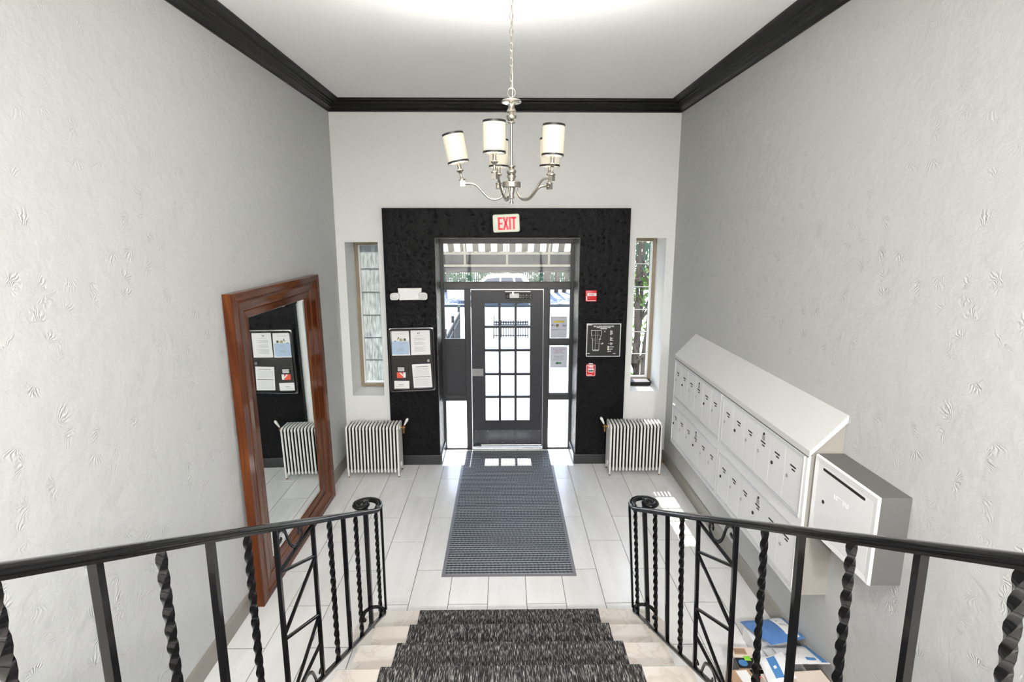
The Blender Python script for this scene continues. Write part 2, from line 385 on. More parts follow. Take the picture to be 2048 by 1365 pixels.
# ------------------------------------------------------------------ room shell
XL, XR, YF, ZC = -1.943, 1.991, 6.645, 4.25
YB = -7.0
def grid_wall(mb, xs, zs, y0, y1, holes):
    """front and back skins with holes plus the sides of the holes"""
    X = sorted(set(xs)); Z = sorted(set(zs))
    inh = lambda x, z: any(h[0] < x < h[1] and h[2] < z < h[3] for h in holes)
    for a, b in zip(X, X[1:]):
        for c, d in zip(Z, Z[1:]):
            if inh((a + b) / 2, (c + d) / 2): continue
            mb.quad((a, y0, c), (b, y0, c), (b, y0, d), (a, y0, d)); mb.quad((a, y1, c), (a, y1, d), (b, y1, d), (b, y1, c))
    for a, b, c, d in holes + [(min(X), max(X), min(Z), max(Z))]:
        mb.quad((a, y0, c), (a, y1, c), (a, y1, d), (a, y0, d)); mb.quad((b, y0, c), (b, y0, d), (b, y1, d), (b, y1, c))
        mb.quad((a, y0, d), (a, y1, d), (b, y1, d), (b, y0, d))
        if c > 0: mb.quad((a, y0, c), (b, y0, c), (b, y1, c), (a, y1, c))
DO = (-0.795, 0.876, 0.0, 2.757)
WL = (-1.849, -1.458, 0.857, 2.713)
WR = (1.535, 1.896, 0.908, 2.760)
YO = 7.22
mb = MB(); hs = [DO, WL, WR]
grid_wall(mb, [XL - .2, XR + .2] + [v for h in hs for v in h[:2]], [0, ZC + .1] + [v for h in hs for v in h[2:]], YF, YO, hs)
# remove the zero-height strip at floor level is not needed: the door hole starts at z=0
wall_front = mb.build('wall_front', m_wall_f); tag(wall_front, 'end wall of pale plaster with the black entrance surround and two slit windows', 'wall', kind='structure')
# white painted window reveals (thin linings)
for (a, b, c, d), nm in ((WL, 0), (WR, 1)):
    mb = MB(); t = 0.004
    mb.box(a, a + t, YF, 7.06, c, d).box(b - t, b, YF, 7.06, c, d).box(a, b, YF, 7.06, d - t, d).box(a, b, YF, 7.06, c, c + 0.006)
    mb.build('window_reveal', m_white_paint, wall_front)
# black painted surround, wraps into the doorway
AL, AR, AT = -1.386, 1.450, 3.091
mb = MB(); t = 0.070
mb.box(AL, DO[0], YF - t, YF, 0, AT).box(DO[1], AR, YF - t, YF, 0, AT).box(DO[0], DO[1], YF - t, YF, DO[3], AT)
ap = mb.build('painted_surround', m_accent, wall_front); ap['label'] = 'black painted rough plaster surround of the entrance'
mb = MB(); lt = .006; mb.box(DO[0], DO[0] + lt, YF - t, 7.06, 0, DO[3]).box(DO[1] - lt, DO[1], YF - t, 7.06, 0, DO[3])
mb.box(DO[0], DO[1], YF - t, 7.06, DO[3] - lt, DO[3])
mb.build('painted_reveal', m_accent_side, wall_front)

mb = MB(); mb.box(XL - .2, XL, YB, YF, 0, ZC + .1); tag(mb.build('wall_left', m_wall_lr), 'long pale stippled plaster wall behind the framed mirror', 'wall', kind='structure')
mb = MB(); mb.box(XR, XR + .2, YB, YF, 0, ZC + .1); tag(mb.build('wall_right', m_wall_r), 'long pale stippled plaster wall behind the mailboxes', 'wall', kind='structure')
mb = MB(); mb.box(XL - .2, XR + .2, YB - .2, YB, 0, ZC + .1); tag(mb.build('wall_back', m_wall_f), 'plain pale wall closing the stair hall', 'wall', kind='structure')
mb = MB(); mb.box(XL - .2, XR + .2, YB - .2, YO, ZC, ZC + .15); tag(mb.build('ceiling', m_ceiling), 'flat white ceiling above the black crown moulding', 'ceiling', kind='structure')

# floor: grout bed with individual porcelain tiles
mb = MB(); mb.box(XL - .1, XR + .1, YB, 7.06, -0.12, -0.003)
floor = mb.build('floor', m_grout); tag(floor, 'lobby floor of long pale porcelain tiles in running bond', 'floor', kind='structure')
TW, TLn, TX, T0 = 0.3048, 0.9011, -0.44, 4.3452
tile_cache = {}
def tile(x0, x1, y0, y1):
    g = 0.0024
    w, l = round(x1 - x0, 4), round(y1 - y0, 4)
    if w < .02 or l < .02: return
    if (w, l) not in tile_cache:
        mbt = MB(); mbt.box(g, w - g, g * 1.7, l - g * 1.7, -0.003, 0.0); tile_cache[(w, l)] = mbt.mesh('tile', m_tile)
    inst('tile', tile_cache[(w, l)], floor, (x0, y0, 0))
for i in range(-5, 9):
    xa, xb = TX + i * TW, TX + (i + 1) * TW
    # column i=-1 has its joints at T0 + k*TLn, its neighbours are shifted by half a tile
    off = T0 + (TLn / 2 if (i % 2 == 0) else 0)
    for k in range(-5, 5):
        ya, yb = off + k * TLn, off + (k + 1) * TLn
        x0, x1, y0, y1 = max(xa, XL), min(xb, XR), max(ya, 0.86), yb
        if x1 <= x0 or y1 <= y0: continue
        tile(x0, x1, y0, min(y1, YF)) if y0 < YF else None
        # doorway floor
        if y1 > YF:
            tile(max(x0, DO[0]), min(x1, DO[1]), max(y0, YF), min(y1, 7.05)) if min(x1, DO[1]) - max(x0, DO[0]) > .02 and min(y1, 7.05) > max(y0, YF) else None

# crown moulding, profile (p = out from wall, q = down from ceiling)
CP = [(0, -.118), (.010, -.118), (.014, -.104), (.030, -.088), (.052, -.080), (.058, -.066), (.068, -.064), (.074, -.050), (.088, -.046), (.094, -.030), (.152, -.024), (.155, -.014), (.155, 0), (0, 0)]
mb = MB()
mb.rings([[(XL + p, YB, ZC + q) for p, q in CP], [(XL + p, YF - p, ZC + q) for p, q in CP]])
tag(mb.build('trim_1', m_black_trim), 'black stepped crown moulding along the wall with the mirror', 'moulding', kind='structure')
mb = MB(); mb.rings([[(XL + p, YF - p, ZC + q) for p, q in CP], [(XR - p, YF - p, ZC + q) for p, q in CP]])
tag(mb.build('trim_2', m_black_trim), 'black stepped crown moulding above the entrance wall', 'moulding', kind='structure')
mb = MB(); mb.rings([[(XR - p, YF - p, ZC + q) for p, q in CP], [(XR - p, YB, ZC + q) for p, q in CP]])
tag(mb.build('trim_3', m_black_trim), 'black stepped crown moulding along the wall with the mailboxes', 'moulding', kind='structure')

# baseboards
BP = [(0, 0), (.014, 0), (.014, .125), (.010, .132), (.010, .142), (.005, .148), (0, .148)]
mb = MB(); mb.rings([[(XL + p, 0.86, q) for p, q in BP], [(XL + p, YF, q) for p, q in BP]])
tag(mb.build('baseboard_left', m_taupe, smooth=False), 'taupe baseboard under the wall with the mirror', 'baseboard', kind='structure')
mb = MB(); mb.rings([[(XR - p, 0.86, q) for p, q in BP], [(XR - p, YF, q) for p, q in BP]])
tag(mb.build('baseboard_right', m_taupe), 'taupe baseboard under the wall with the mailboxes', 'baseboard', kind='structure')
mb = MB()
mb.box(XL + .014, AL, YF - .014, YF, 0, .148).box(AR, XR - .014, YF - .014, YF, 0, .148)
bf = mb.build('baseboard_front', m_taupe); tag(bf, 'baseboard along the entrance wall, black below the black surround', 'baseboard', kind='structure')
mb = MB(); h = .122; e = .018
mb.box(AL, DO[0] + e, YF - t - e, YF - t, 0, h, .004).box(DO[1] - e, AR, YF - t - e, YF - t, 0, h, .004)
mb.box(DO[0] + lt, DO[0] + lt + e, YF - t, 7.055, 0, h, .004).box(DO[1] - lt - e, DO[1] - lt, YF - t, 7.055, 0, h, .004)
bb = mb.build('black_base', m_black_base, bf); bb['label'] = 'glossy black base block below the surround'

# ------------------------------------------------------------------ staircase
NOSE, GO, RISE, NST = 3.568, 0.395, 0.19, 8
SXL, SXR = -0.815, 0.902
st = thing('staircase', (0.04, 3.0, 0), 'beige marble staircase with rounded bottom step', 'staircase')
for n in range(1, NST + 1):
    yn = NOSE - (n - 1) * GO; yb = yn - GO - .02 if n < NST else yn - .45; zt = RISE * n
    mb = MB()
    if n == 1:
        # starting step runs past the railings with round ends
        pts = []
        for cx, s in ((SXL - .03, -1), (SXR + .03, 1)):
            arc = [(cx + s * .17 * math.sin(a), yn - .19 + .19 * math.cos(a)) for a in [PI * i / 12 for i in range(13)]]
            pts += arc[::-1] if s < 0 else arc
        pts = [(x, max(y, yb)) for x, y in pts]
        mb.prism(pts, 'z', zt - .04, zt)
        mb.build('tread', m_marble, st)
        mb = MB(); pr = [(x * .985 + .0006, y - .015) for x, y in pts]; mb.prism(pr, 'z', 0.0, zt - .04); mb.build('riser', m_marble, st)
    else:
        prof = [(yb, zt - .04), (yn - .012, zt - .04), (yn - .003, zt - .034), (yn, zt - .02), (yn - .003, zt - .006), (yn - .012, zt), (yb, zt)]
        mb.prism(prof, 'x', SXL, SXR); mb.build('tread', m_marble, st)
        mb = MB(); mb.box(SXL + .015, SXR - .015, yn - .05, yn - .02, zt - RISE, zt - .04); mb.build('riser', m_marble, st)
for s, x in ((-1, SXL + .02), (1, SXR - .02)):
    poly = [(NOSE - .06, 0)]
    for n in range(1, NST + 1):
        yn = NOSE - (n - 1) * GO - .055
        poly += [(yn, RISE * n - .042), (yn - GO, RISE * n - .042)] if n < NST else [(yn, RISE * n - .042), (.45, RISE * n - .042)]
    poly += [(.45, 0)]
    mb = MB(); mb.prism(poly, 'x', x - .01, x + .01); mb.build('stringer', m_white_paint, st)
mb = MB(); mb.box(XL, XR, YB, 0.448, RISE * NST - .3, RISE * NST - .002)
mb.box(XL, SXL - .01, 0.448, 0.80, RISE * NST - .3, RISE * NST - .002).box(SXR + .01, XR, 0.448, 0.80, RISE * NST - .3, RISE * NST - .002)
mb.box(XL, XR, 0.30, 0.40, 0, RISE * NST - .3)
tag(mb.build('floor_landing', m_marble), 'upper marble landing at the head of the stairs', 'landing', kind='structure')

# carpet runner following the steps
RX0, RX1 = -0.60, 0.66
path = [(0.45, RISE * NST + .008)]
for n in range(NST, 0, -1):
    yn = NOSE - (n - 1) * GO; zt = RISE * n
    path += [(yn - .02, zt + .008), (yn - .004, zt + .006), (yn + .006, zt - .006), (yn + .006, zt - .036), (yn - .004, zt - .05), (yn - .010, zt - .06)]
    path += [(yn - .010, zt - RISE + .012 if n > 1 else .002)]
mb = MB(); out = path; inn = []
for i, (y, z) in enumerate(path):
    a = path[max(0, i - 1)]; b = path[min(len(path) - 1, i + 1)]
    d = Vector((b[0] - a[0], b[1] - a[1])).normalized(); inn.append((y - d.y * -0.007 * -1, z - d.x * 0.007))
mb.rings([[(RX0, y0, z0), (RX1, y0, z0), (RX1, y1, z1), (RX0, y1, z1)] for (y0, z0), (y1, z1) in zip(out, inn)])
tag(mb.build('stair_runner', m_runner), 'charcoal streaked carpet runner down the middle of the marble stairs', 'carpet')

# ------------------------------------------------------------------ railings
zb = lambda y: .925 - .48 * (y - 2.123)
zt_ = lambda y: 2.198 - .483 * (y - 1.004)
def twisted(mb, p0, p1, w, pitch):
    p0 = Vector(p0); p1 = Vector(p1); L_ = (p1 - p0).length; n = max(8, int(L_ / pitch * 12)); rs = []
    for i in range(n + 1):
        f = i / n; c = p0.lerp(p1, f)
        e = min(1.0, f / .08, (1 - f) / .08) ; a = 2 * PI * (f * L_ / pitch)
        k = w * (0.707 + 0.06 * 0)
        rs.append([(c.x + k * math.cos(a + q * PI / 2), c.y + k * math.sin(a + q * PI / 2), c.z) for q in range(4)])
    mb.rings(rs)
RAIL_SEC = [(-.022, .006), (-.019, .011), (-.008, .0155), (.008, .0155), (.019, .011), (.022, .006), (.022, -.001), (.014, -.004), (.013, -.011), (-.013, -.011), (-.014, -.004), (-.022, -.001)]
FLAT_SEC = rrect(.025, .013, .003, 2)
def railing(name, xr, side, lean, ys, near, label, newel_xy):
    """side: -1 leans/curls towards -x, +1 towards +x.  ys: list of (y, kind)"""
    root = thing(name, (xr, 3.3, 0), label, 'railing', 'wrought-iron stair railings')
    def P(y, z): return (xr - side * lean * (y - .737) * (z - zb(y)) / .73, y, z)
    # cap rail with volute
    z_flat = 1.108
    path = [P(y, zt_(y) + .011) for y in (near, near + .3, near + .8, 1.6, 2.2, 2.8, 3.1)]
    xv = P(3.25, 1.1)[0]
    path += [P(3.20, zt_(3.20) + .011), P(3.27, 1.118)]
    cx, cy, r0 = xv + side * .082, 3.345, .082
    scl = [1] * len(path); N_ = 44
    for i in range(N_ + 1):
        f = i / N_; a = f * 3.1 * PI; r = r0 * (1 - f) ** 1.25 + .012 * f
        path.append((cx + side * .030 * min(1, f * 1.5) - side * r * math.cos(a), cy + r * 1.15 * math.sin(a), z_flat + .006 * math.sin(f * PI) + .010 * f)); scl.append(1.0 - .15 * f)
    mb = MB(); mb.sweep(path, RAIL_SEC, scale=scl); mb.sphere((cx + side * .030, cy, z_flat + .018), .024, sc=(1, 1.1, .6))
    mb.build('handrail', m_iron, root, True, 50)
    # bottom rail with hook
    path = [(xr, y, zb(y)) for y in (near, 1.0, 1.8, 2.6, 3.1, 3.25)]
    hx, hy, hr = xr + side * .066, 3.33, .066
    for i in range(15):
        f = i / 14; a = f * 1.25 * PI
        path.append((hx - side * hr * math.cos(a) * (1 + .1 * f), hy + hr * 1.2 * math.sin(a), zb(3.33) - .006 + .02 * f * 0))
    mb = MB(); mb.sweep(path, FLAT_SEC); mb.sphere(path[-1], .016, sc=(1, 1, .8)); mb.build('bottom_rail', m_iron, root, True, 50)
    w = .019
    for y, k in ys:
        a, b = P(y, zb(y)), P(y, zt_(y) + .004)
        mb = MB()
        if k == 't':
            twisted(mb, a, b, w * .98, .185); o = mb.build('twisted_baluster', m_iron, root, True, 50)
        else:
            h_ = w / 2 if k == 'p' else w / 2 * .8
            mb.rings([[(q[0] + dx * h_, q[1] + dy * h_, q[2]) for dx, dy in ((-1, -1), (1, -1), (1, 1), (-1, 1))] for q in (a, b)])
            o = mb.build('baluster', m_iron, root)
    # thin last bar in the bend
    ax = xr - side * .003
    mb = MB(); tp = P(3.385, 1.1); mb.rings([[(q[0] + dx * .007, q[1] + dy * .007, q[2]) for dx, dy in ((-1, -1), (1, -1), (1, 1), (-1, 1))] for q in ((ax, 3.375, zb(3.33)), (tp[0] - side * .003, 3.375, 1.106))])
    mb.build('baluster', m_iron, root)
    # newel post under the volute stands on the starting step
    nb, ntp = newel_xy
    mb = MB(); h_ = .0135
    mb.rings([[(q[0] + dx * h_, q[1] + dy * h_, q[2]) for dx, dy in ((-1, -1), (1, -1), (1, 1), (-1, 1))] for q in ((nb[0], nb[1], RISE), (ntp[0], ntp[1], 1.106))])
    mb.box(nb[0] - .022, nb[0] + .022, nb[1] - .022, nb[1] + .022, RISE, RISE + .008)
    mb.build('newel_post', m_iron, root)
    # ornamental panel
    ya = [y for y, k in ys if k == 'a'][0]; yb_ = [y for y, k in ys if k == 'b'][0]
    def Q(u, v):
        y = ya + u * (yb_ - ya); return P(y, zb(y) + v * (zt_(y) - zb(y)))
    for (p, q) in (((1, .995), (0, .775)), ((0, .775), (1, .80)), ((1, .79), (0, .43)), ((0, .41), (1, .42)), ((1, .415), (0, .03)), ((1, .235), (0, .015))):
        mb = MB(); mb.sweep([Q(*p), Q(*q)], rrect(.012, .012, .002, 1), up=(1, 0, 0)); mb.build('panel_bar', m_iron, root)
    S = [(.13, .955), (.10, .94), (.065, .935), (.045, .955), (.07, .985), (.14, .997), (.22, .985), (.27, .95), (.33, .91), (.42, .893), (.53, .90), (.62, .93), (.665, .965), (.65, .992), (.60, .995), (.565, .975), (.585, .96)]
    for flip in (0, 1):
        pts = [Q(1 - u, 1 - v) if flip else Q(u, v) for u, v in S]
        fine = []
        for i in range(len(pts) - 1):
            p0, p1, p2, p3 = (Vector(pts[max(0, min(len(pts) - 1, j))]) for j in (i - 1, i, i + 1, i + 2))
            for t_ in (0, .33, .66):
                fine.append(tuple(.5 * ((2 * p1) + (-p0 + p2) * t_ + (2 * p0 - 5 * p1 + 4 * p2 - p3) * t_ ** 2 + (-p0 + 3 * p1 - 3 * p2 + p3) * t_ ** 3)))
        fine.append(pts[-1])
        mb = MB(); mb.sweep(fine, rrect(.015, .005, .001, 1), up=(1, 0, 0)); mb.build('scroll', m_iron, root, True, 50)
    return root
railing('stair_railing', -.80, -1, 0.0, [(.61, 'p'), (.80, 't'), (1.009, 'p'), (1.204, 't'), (1.41, 'p'), (1.612, 't'), (1.814, 'a'), (2.167, 'b'), (2.376, 't'), (2.583, 'p'), (2.795, 't'), (3.24, 't')],
        .46, 'black iron stair railing with twisted bars on the side of the mirror', ((-.907, 3.412), (-.905, 3.40)))
railing('stair_railing', .863, 1, .0185, [(.63, 'p'), (.835, 't'), (1.043, 'p'), (1.254, 't'), (1.468, 'p'), (1.67, 't'), (1.87, 'a'), (2.227, 'b'), (2.427, 't'), (2.633, 'p'), (2.843, 't'), (3.25, 't')],
        .46, 'black iron stair railing with twisted bars on the side of the mailboxes', ((.972, 3.385), (.905, 3.38)))

# ------------------------------------------------------------------ entrance: storefront surround (window_3), door leaf (door_1)
wf = thing('window_3', (0.04, 7.10, 0), 'dark metal entrance frame with transom and sidelights around the door', 'window', kind='structure')
FY0, FY1, GY = 7.06, 7.14, 7.10
XJ = [(-.795, -.760), (-.493, -.425), (.500, .572), (.838, .876)]
def bar(x0, x1, z0, z1, y0=FY0, y1=FY1):
    mb = MB(); mb.box(x0, x1, y0, y1, z0, z1, .004); return mb.build('frame_bar', m_frame, wf)
for i, (a, b) in enumerate(XJ): bar(a, b, 0, 2.69 if i in (0, 3) else 2.12)
bar(-.795, .876, 2.69, 2.757); bar(-.76, .838, 2.12, 2.203)
for a, b, zs in ((-.76, -.493, ((0, .018), (.666, .73), (1.40, 1.478))), (.572, .838, ((0, .022), (.674, .752), (1.403, 1.478)))):
    for c, d in zs: bar(a, b, c, d)
mb = MB(); mb.box(-.425, .500, 7.05, 7.16, 0, .016, .004); tb = mb.build('threshold', m_steel, wf)
def pane(parent, x0, x1, z0, z1, y, m=m_glass, th=.005, nm='pane'):
    mb = MB(); mb.box(x0, x1, y - th / 2, y + th / 2, z0, z1); return mb.build(nm, m, parent)
pane(wf, -.76, .838, 2.203, 2.69, GY)
pane(wf, -.76, -.493, 1.478, 2.12, GY); pane(wf, -.76, -.493, .018, .666, GY)
pane(wf, .572, .838, 1.478, 2.12, GY); pane(wf, .572, .838, .752, 1.403, GY); pane(wf, .572, .838, .022, .674, GY)
mb = MB(); mb.box(-.76, -.493, 7.09, 7.11, .73, 1.40); mb.build('solid_panel', m_door, wf)
# glazing beads round the lights
def bead(x0, x1, z0, z1):
    mb = MB(); w = .009
    mb.box(x0, x1, 7.076, 7.095, z0, z0 + w).box(x0, x1, 7.076, 7.095, z1 - w, z1).box(x0, x0 + w, 7.076, 7.095, z0 + w, z1 - w).box(x1 - w, x1, 7.076, 7.095, z0 + w, z1 - w)
    mb.build('glazing_bead', m_frame, wf)
bead(-.76, .838, 2.203, 2.69); bead(-.76, -.493, 1.478, 2.12); bead(-.76, -.493, .73, 1.40); bead(.572, .838, 1.478, 2.12); bead(.572, .838, .752, 1.403)

dr = thing('door_1', (0.04, 7.10, 0.02), 'dark entrance door with fifteen small panes and steel kick plate', 'door', kind='structure')
DX0, DX1, DZ0, DZ1 = -.418, .493, .026, 2.108
PX0, PX1, PZ0, PZ1 = -.245, .330, .395, 1.941
D0, D1 = 7.078, 7.122
for x0, x1, z0, z1, nm in ((DX0, PX0, DZ0, DZ1, 'stile'), (PX1, DX1, DZ0, DZ1, 'stile'), (PX0, PX1, PZ1, DZ1, 'rail'), (PX0, PX1, DZ0, PZ0, 'rail')):
    mb = MB(); mb.box(x0, x1, D0, D1, z0, z1); mb.build(nm, m_door, dr)
mb = MB(); w = .018
mb.box(PX0 - w, PX1 + w, D0 - .006, D0, PZ0 - w, PZ0).box(PX0 - w, PX1 + w, D0 - .006, D0, PZ1, PZ1 + w).box(PX0 - w, PX0, D0 - .006, D0, PZ0, PZ1).box(PX1, PX1 + w, D0 - .006, D0, PZ0, PZ1)
mb.build('glazing_moulding', m_door, dr)
xs = [PX0, -.059, .145, PX1]; zs = [PZ0, .709, 1.015, 1.331, 1.637, PZ1]; hw = .0155
for x in xs[1:3]:
    mb = MB(); mb.box(x - hw, x + hw, D0 - .002, D1, PZ0, PZ1, .004); mb.build('muntin', m_door, dr)
for i in range(3):
    for z in zs[1:5]:
        a = xs[i] + (hw if i else 0); b = xs[i + 1] - (hw if i < 2 else 0)
        mb = MB(); mb.box(a, b, D0 - .002, D1, z - hw, z + hw, .004); mb.build('muntin', m_door, dr)
for i in range(3):
    for j in range(5):
        pane(dr, xs[i] + (hw if i else 0), xs[i + 1] - (hw if i < 2 else 0), zs[j] + (hw if j else 0), zs[j + 1] - (hw if j < 4 else 0), 7.10)
mb = MB(); mb.box(-.398, .478, D0 - .003, D0, .075, .258); kp = mb.build('kick_plate', m_kick, dr); kp['label'] = 'scuffed metal kick plate'
mb = MB()
for x in (-.38, -.22, -.03, .16, .33, .46):
    for z in (.088, .246): mb.lathe([(.004, -.0045), (.004, -.003)], (x, D0, z), 8, 'y')
mb.build('screws', m_steel, kp)
mb = MB(); mb.box(-.31, .485, D0 - .014, D0, .034, .058, .003); mb.build('door_sweep', m_alu, dr)
mb = MB(); mb.box(-.415, -.272, D0 - .003, D0, .994, 1.090); pp = mb.build('push_plate', m_steel, dr); pp['label'] = 'bare metal plate over the lock'
mb = MB(); mb.box(.02, .35, 7.04, D0, 2.000, 2.062, .008); cl = mb.build('door_closer', m_black, dr); cl['label'] = 'black closer body with pale cover'
mb = MB(); mb.box(.067, .187, 7.032, 7.075, 2.008, 2.070, .008); mb.build('closer_cover', m_white, cl, True)
mb = MB(); mb.box(.012, .33, 7.03, 7.045, 2.086, 2.098, .003); mb.box(.10, .12, 7.03, 7.045, 2.06, 2.09); mb.build('closer_arm', m_steel, cl)
mb = MB()
for x in (.205, .24, .28, .335):
    for z in (2.012, 2.048): mb.lathe([(.004, -.002), (.004, 0)], (x, 7.04, z), 8, 'y')
mb.build('screws', m_steel, cl)
mb = MB(); mb.box(-.418, .493, 7.075, 7.085, 2.109, 2.119).box(.4935, .4995, 7.075, 7.085, .03, 2.118); mb.build('weather_strip', m_alu, wf)

# ------------------------------------------------------------------ slit windows
def slit(name, x0, x1, z0, z1, label, gm):
    r = thing(name, ((x0 + x1) / 2, 7.1, z0), label, 'window', kind='structure')
    fw = .04; y0, y1 = 7.06, 7.13
    for a, b, c, d in ((x0, x0 + fw, z0, z1), (x1 - fw, x1, z0, z1), (x0 + fw, x1 - fw, z0, z0 + fw), (x0 + fw, x1 - fw, z1 - fw, z1)):
        mb = MB(); mb.box(a, b, y0, y1, c, d, .005); mb.build('frame_bar', m_bronze, r)
    sw = .022; a0, a1, c0, c1 = x0 + fw, x1 - fw, z0 + fw, z1 - fw
    for a, b, c, d in ((a0, a0 + sw, c0, c1), (a1 - sw, a1, c0, c1), (a0 + sw, a1 - sw, c0, c0 + sw), (a0 + sw, a1 - sw, c1 - sw * .4, c1)):
        mb = MB(); mb.box(a, b, y0 + .012, y1 - .012, c, d, .003); mb.build('sash', m_sash, r)
    n = 6; H = (c1 - c0 - sw) / n
    for i in range(1, n):
        z = c0 + sw + i * H; mb = MB(); mb.box(a0 + sw, a1 - sw, y0 + .02, y1 - .02, z - .0045, z + .0045, .0015); mb.build('glazing_bar', m_gbar, r)
    for i in range(n):
        z = c0 + sw + i * H; pane(r, a0 + sw, a1 - sw, z + .006, z + H - .006, 7.095, gm)
    return r
slit('window_1', WL[0] + .004, WL[1] - .004, WL[2] + .006, WL[3] - .004, 'narrow bronze-framed slit window with rippled obscure glass, near the mirror', m_rain)
slit('window_2', WR[0] + .004, WR[1] - .004, WR[2] + .02, WR[3] - .004, 'narrow bronze-framed slit window with clear glass onto shrubs', m_glass)
# small tray on the sill
tr = thing('sill_tray', (1.72, 6.93, WR[2] + .006), 'small black plastic tray on the sill of the clear slit window', 'tray')
mb = MB()
A = rrect(.26, .13, .012, 3); Bq = rrect(.29, .16, .016, 3); Z0 = WR[2] + .006
mb.rings([[(1.715 + x * .97, 6.93 + y * .97, Z0 + .004) for x, y in A], [(1.715 + x, 6.93 + y, Z0 + .0) for x, y in A], [(1.715 + x, 6.93 + y, Z0 + .055) for x, y in Bq], [(1.715 + x * .95, 6.93 + y * .92, Z0 + .055) for x, y in Bq]])
mb.build('tray_body', m_black, tr, True)
for dx in (-.06, .05):
    mb = MB(); mb.box(1.715 + dx - .025, 1.715 + dx + .025, 6.905, 6.955, Z0 + .004, Z0 + .05, .006); mb.build('pale_block', m_paper, tr)

# ------------------------------------------------------------------ entrance mat
MX0, MX1, MY0, MY1 = -.53, .600, 4.245, 6.99
em = thing('entrance_mat', ((MX0 + MX1) / 2, 5.6, 0), 'long charcoal ribbed entrance mat from the door towards the stairs', 'mat')
mb = MB(); mb.prism([(MX0, MY0), (MX1, MY0), (MX1, MY1), (MX0, MY1)], 'z', 0.0005, .004); mb.build('rubber_border', m_rubber, em)
mb = MB(); mb.box(MX0 + .028, MX1 - .028, MY0 + .028, MY1 - .02, .004, .009, .002); mb.build('ribbed_pile', m_matpile, em)

# ------------------------------------------------------------------ radiators
m_gapshade = mat('dark_gap_shade', (0.022, 0.020, 0.018, 1), 0.8)  # shade between the sections, painted as dark inner faces
def section_mesh(end):
    """one cast-iron section, thickness along x, depth along y, origin at front-centre-floor"""
    mb = MB(); D = .27; nT = 5; r = .0135
    for k in range(nT):
        y = .016 + k * (D - .032) / (nT - 1)
        ring = circle(10)
        hz = [(.062, .6), (.07, .95), (.085, 1), (.57, 1), (.585, .95)]
        mb.rings([[(c * r * s * .85, y + q * r * s * 1.05, z) for c, q in ring] for z, s in hz])
    mb.sweep([(0, .008, .585), (0, .02, .607), (0, .05, .617), (0, D - .05, .617), (0, D - .02, .607), (0, D - .008, .585)], [(c * .0125, q * .014) for c, q in circle(10)], up=(0, 0, 1))
    mb.sweep([(0, .01, .078), (0, .04, .068), (0, D - .04, .068), (0, D - .01, .078)], [(c * .0115, q * .014) for c, q in circle(8)])
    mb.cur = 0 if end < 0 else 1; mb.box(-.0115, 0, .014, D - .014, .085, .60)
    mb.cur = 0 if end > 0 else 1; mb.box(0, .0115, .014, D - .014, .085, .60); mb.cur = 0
    for z in (.12, .57): mb.lathe([(.028, -.019), (.028, .019)], (0, D / 2, z), 12, 'x')
    if end:
        for y in (.022, D - .022):
            mb.rings([[(c * .013 * s, y + q * .015 * s, z) for c, q in circle(8)] for z, s in ((.014, .62), (.06, .9), (.1, 1.0))])
    return mb.mesh('radiator_section', [m_rad, m_gapshade], smooth=True, angle=50)
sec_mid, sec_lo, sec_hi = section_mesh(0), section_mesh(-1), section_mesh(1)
def radiator(x0, x1, y, valve_side, label, tail):
    r = thing('radiator', ((x0 + x1) / 2, y, 0), label, 'radiator', 'white column radiators below the slit windows')
    n = 16; pitch = (x1 - x0) / (n - 1)
    for i in range(n):
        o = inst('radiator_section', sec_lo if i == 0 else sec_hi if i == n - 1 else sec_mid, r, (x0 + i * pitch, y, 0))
    for x in (x0, x1):
        for yy in (.022, .248): mb = MB(); mb.lathe([(.010, 0), (.011, .006), (.009, .015)], (x, y + yy, 0), 8); mb.build('foot_cap', m_brass, r, True)
    s = valve_side; xe = x1 if s > 0 else x0
    vx = xe + s * .055
    mb = MB(); mb.tube([(xe + s * .01, y + .135, .57), (vx, y + .135, .57)], .014, 10).sphere((vx, y + .135, .57), .022).tube([(vx, y + .135, .57), (vx, y + .135, .50)], .012, 10).tube([(vx, y + .135, .575), (vx + s * .012, y + .135, .60)], .010, 8)
    v = mb.build('valve', m_brass, r, True)
    mb = MB(); mb.tube([(vx + s * .010, y + .135, .60), (vx + s * .022, y + .13, .625), (vx + s * .045, y + .125, .67), (vx + s * .054, y + .122, .685)], [.007, .012, .017, .010], 10)
    mb.build('valve_handle', m_rad, v, True)
    if tail:
        mb = MB(); mb.tube([(x1 + .012, y + .135, .12), (x1 + .06, y + .135, .12)], .013, 10).sphere((x1 + .055, y + .135, .12), .02); mb.build('valve', m_brass, r, True)
    return r
radiator(-1.822, -1.238, 6.185, 1, 'white column radiator below the obscure slit window, beside the mirror', False)
radiator(1.240, 1.828, 6.20, -1, 'white column radiator below the clear slit window, near the mailboxes', True)

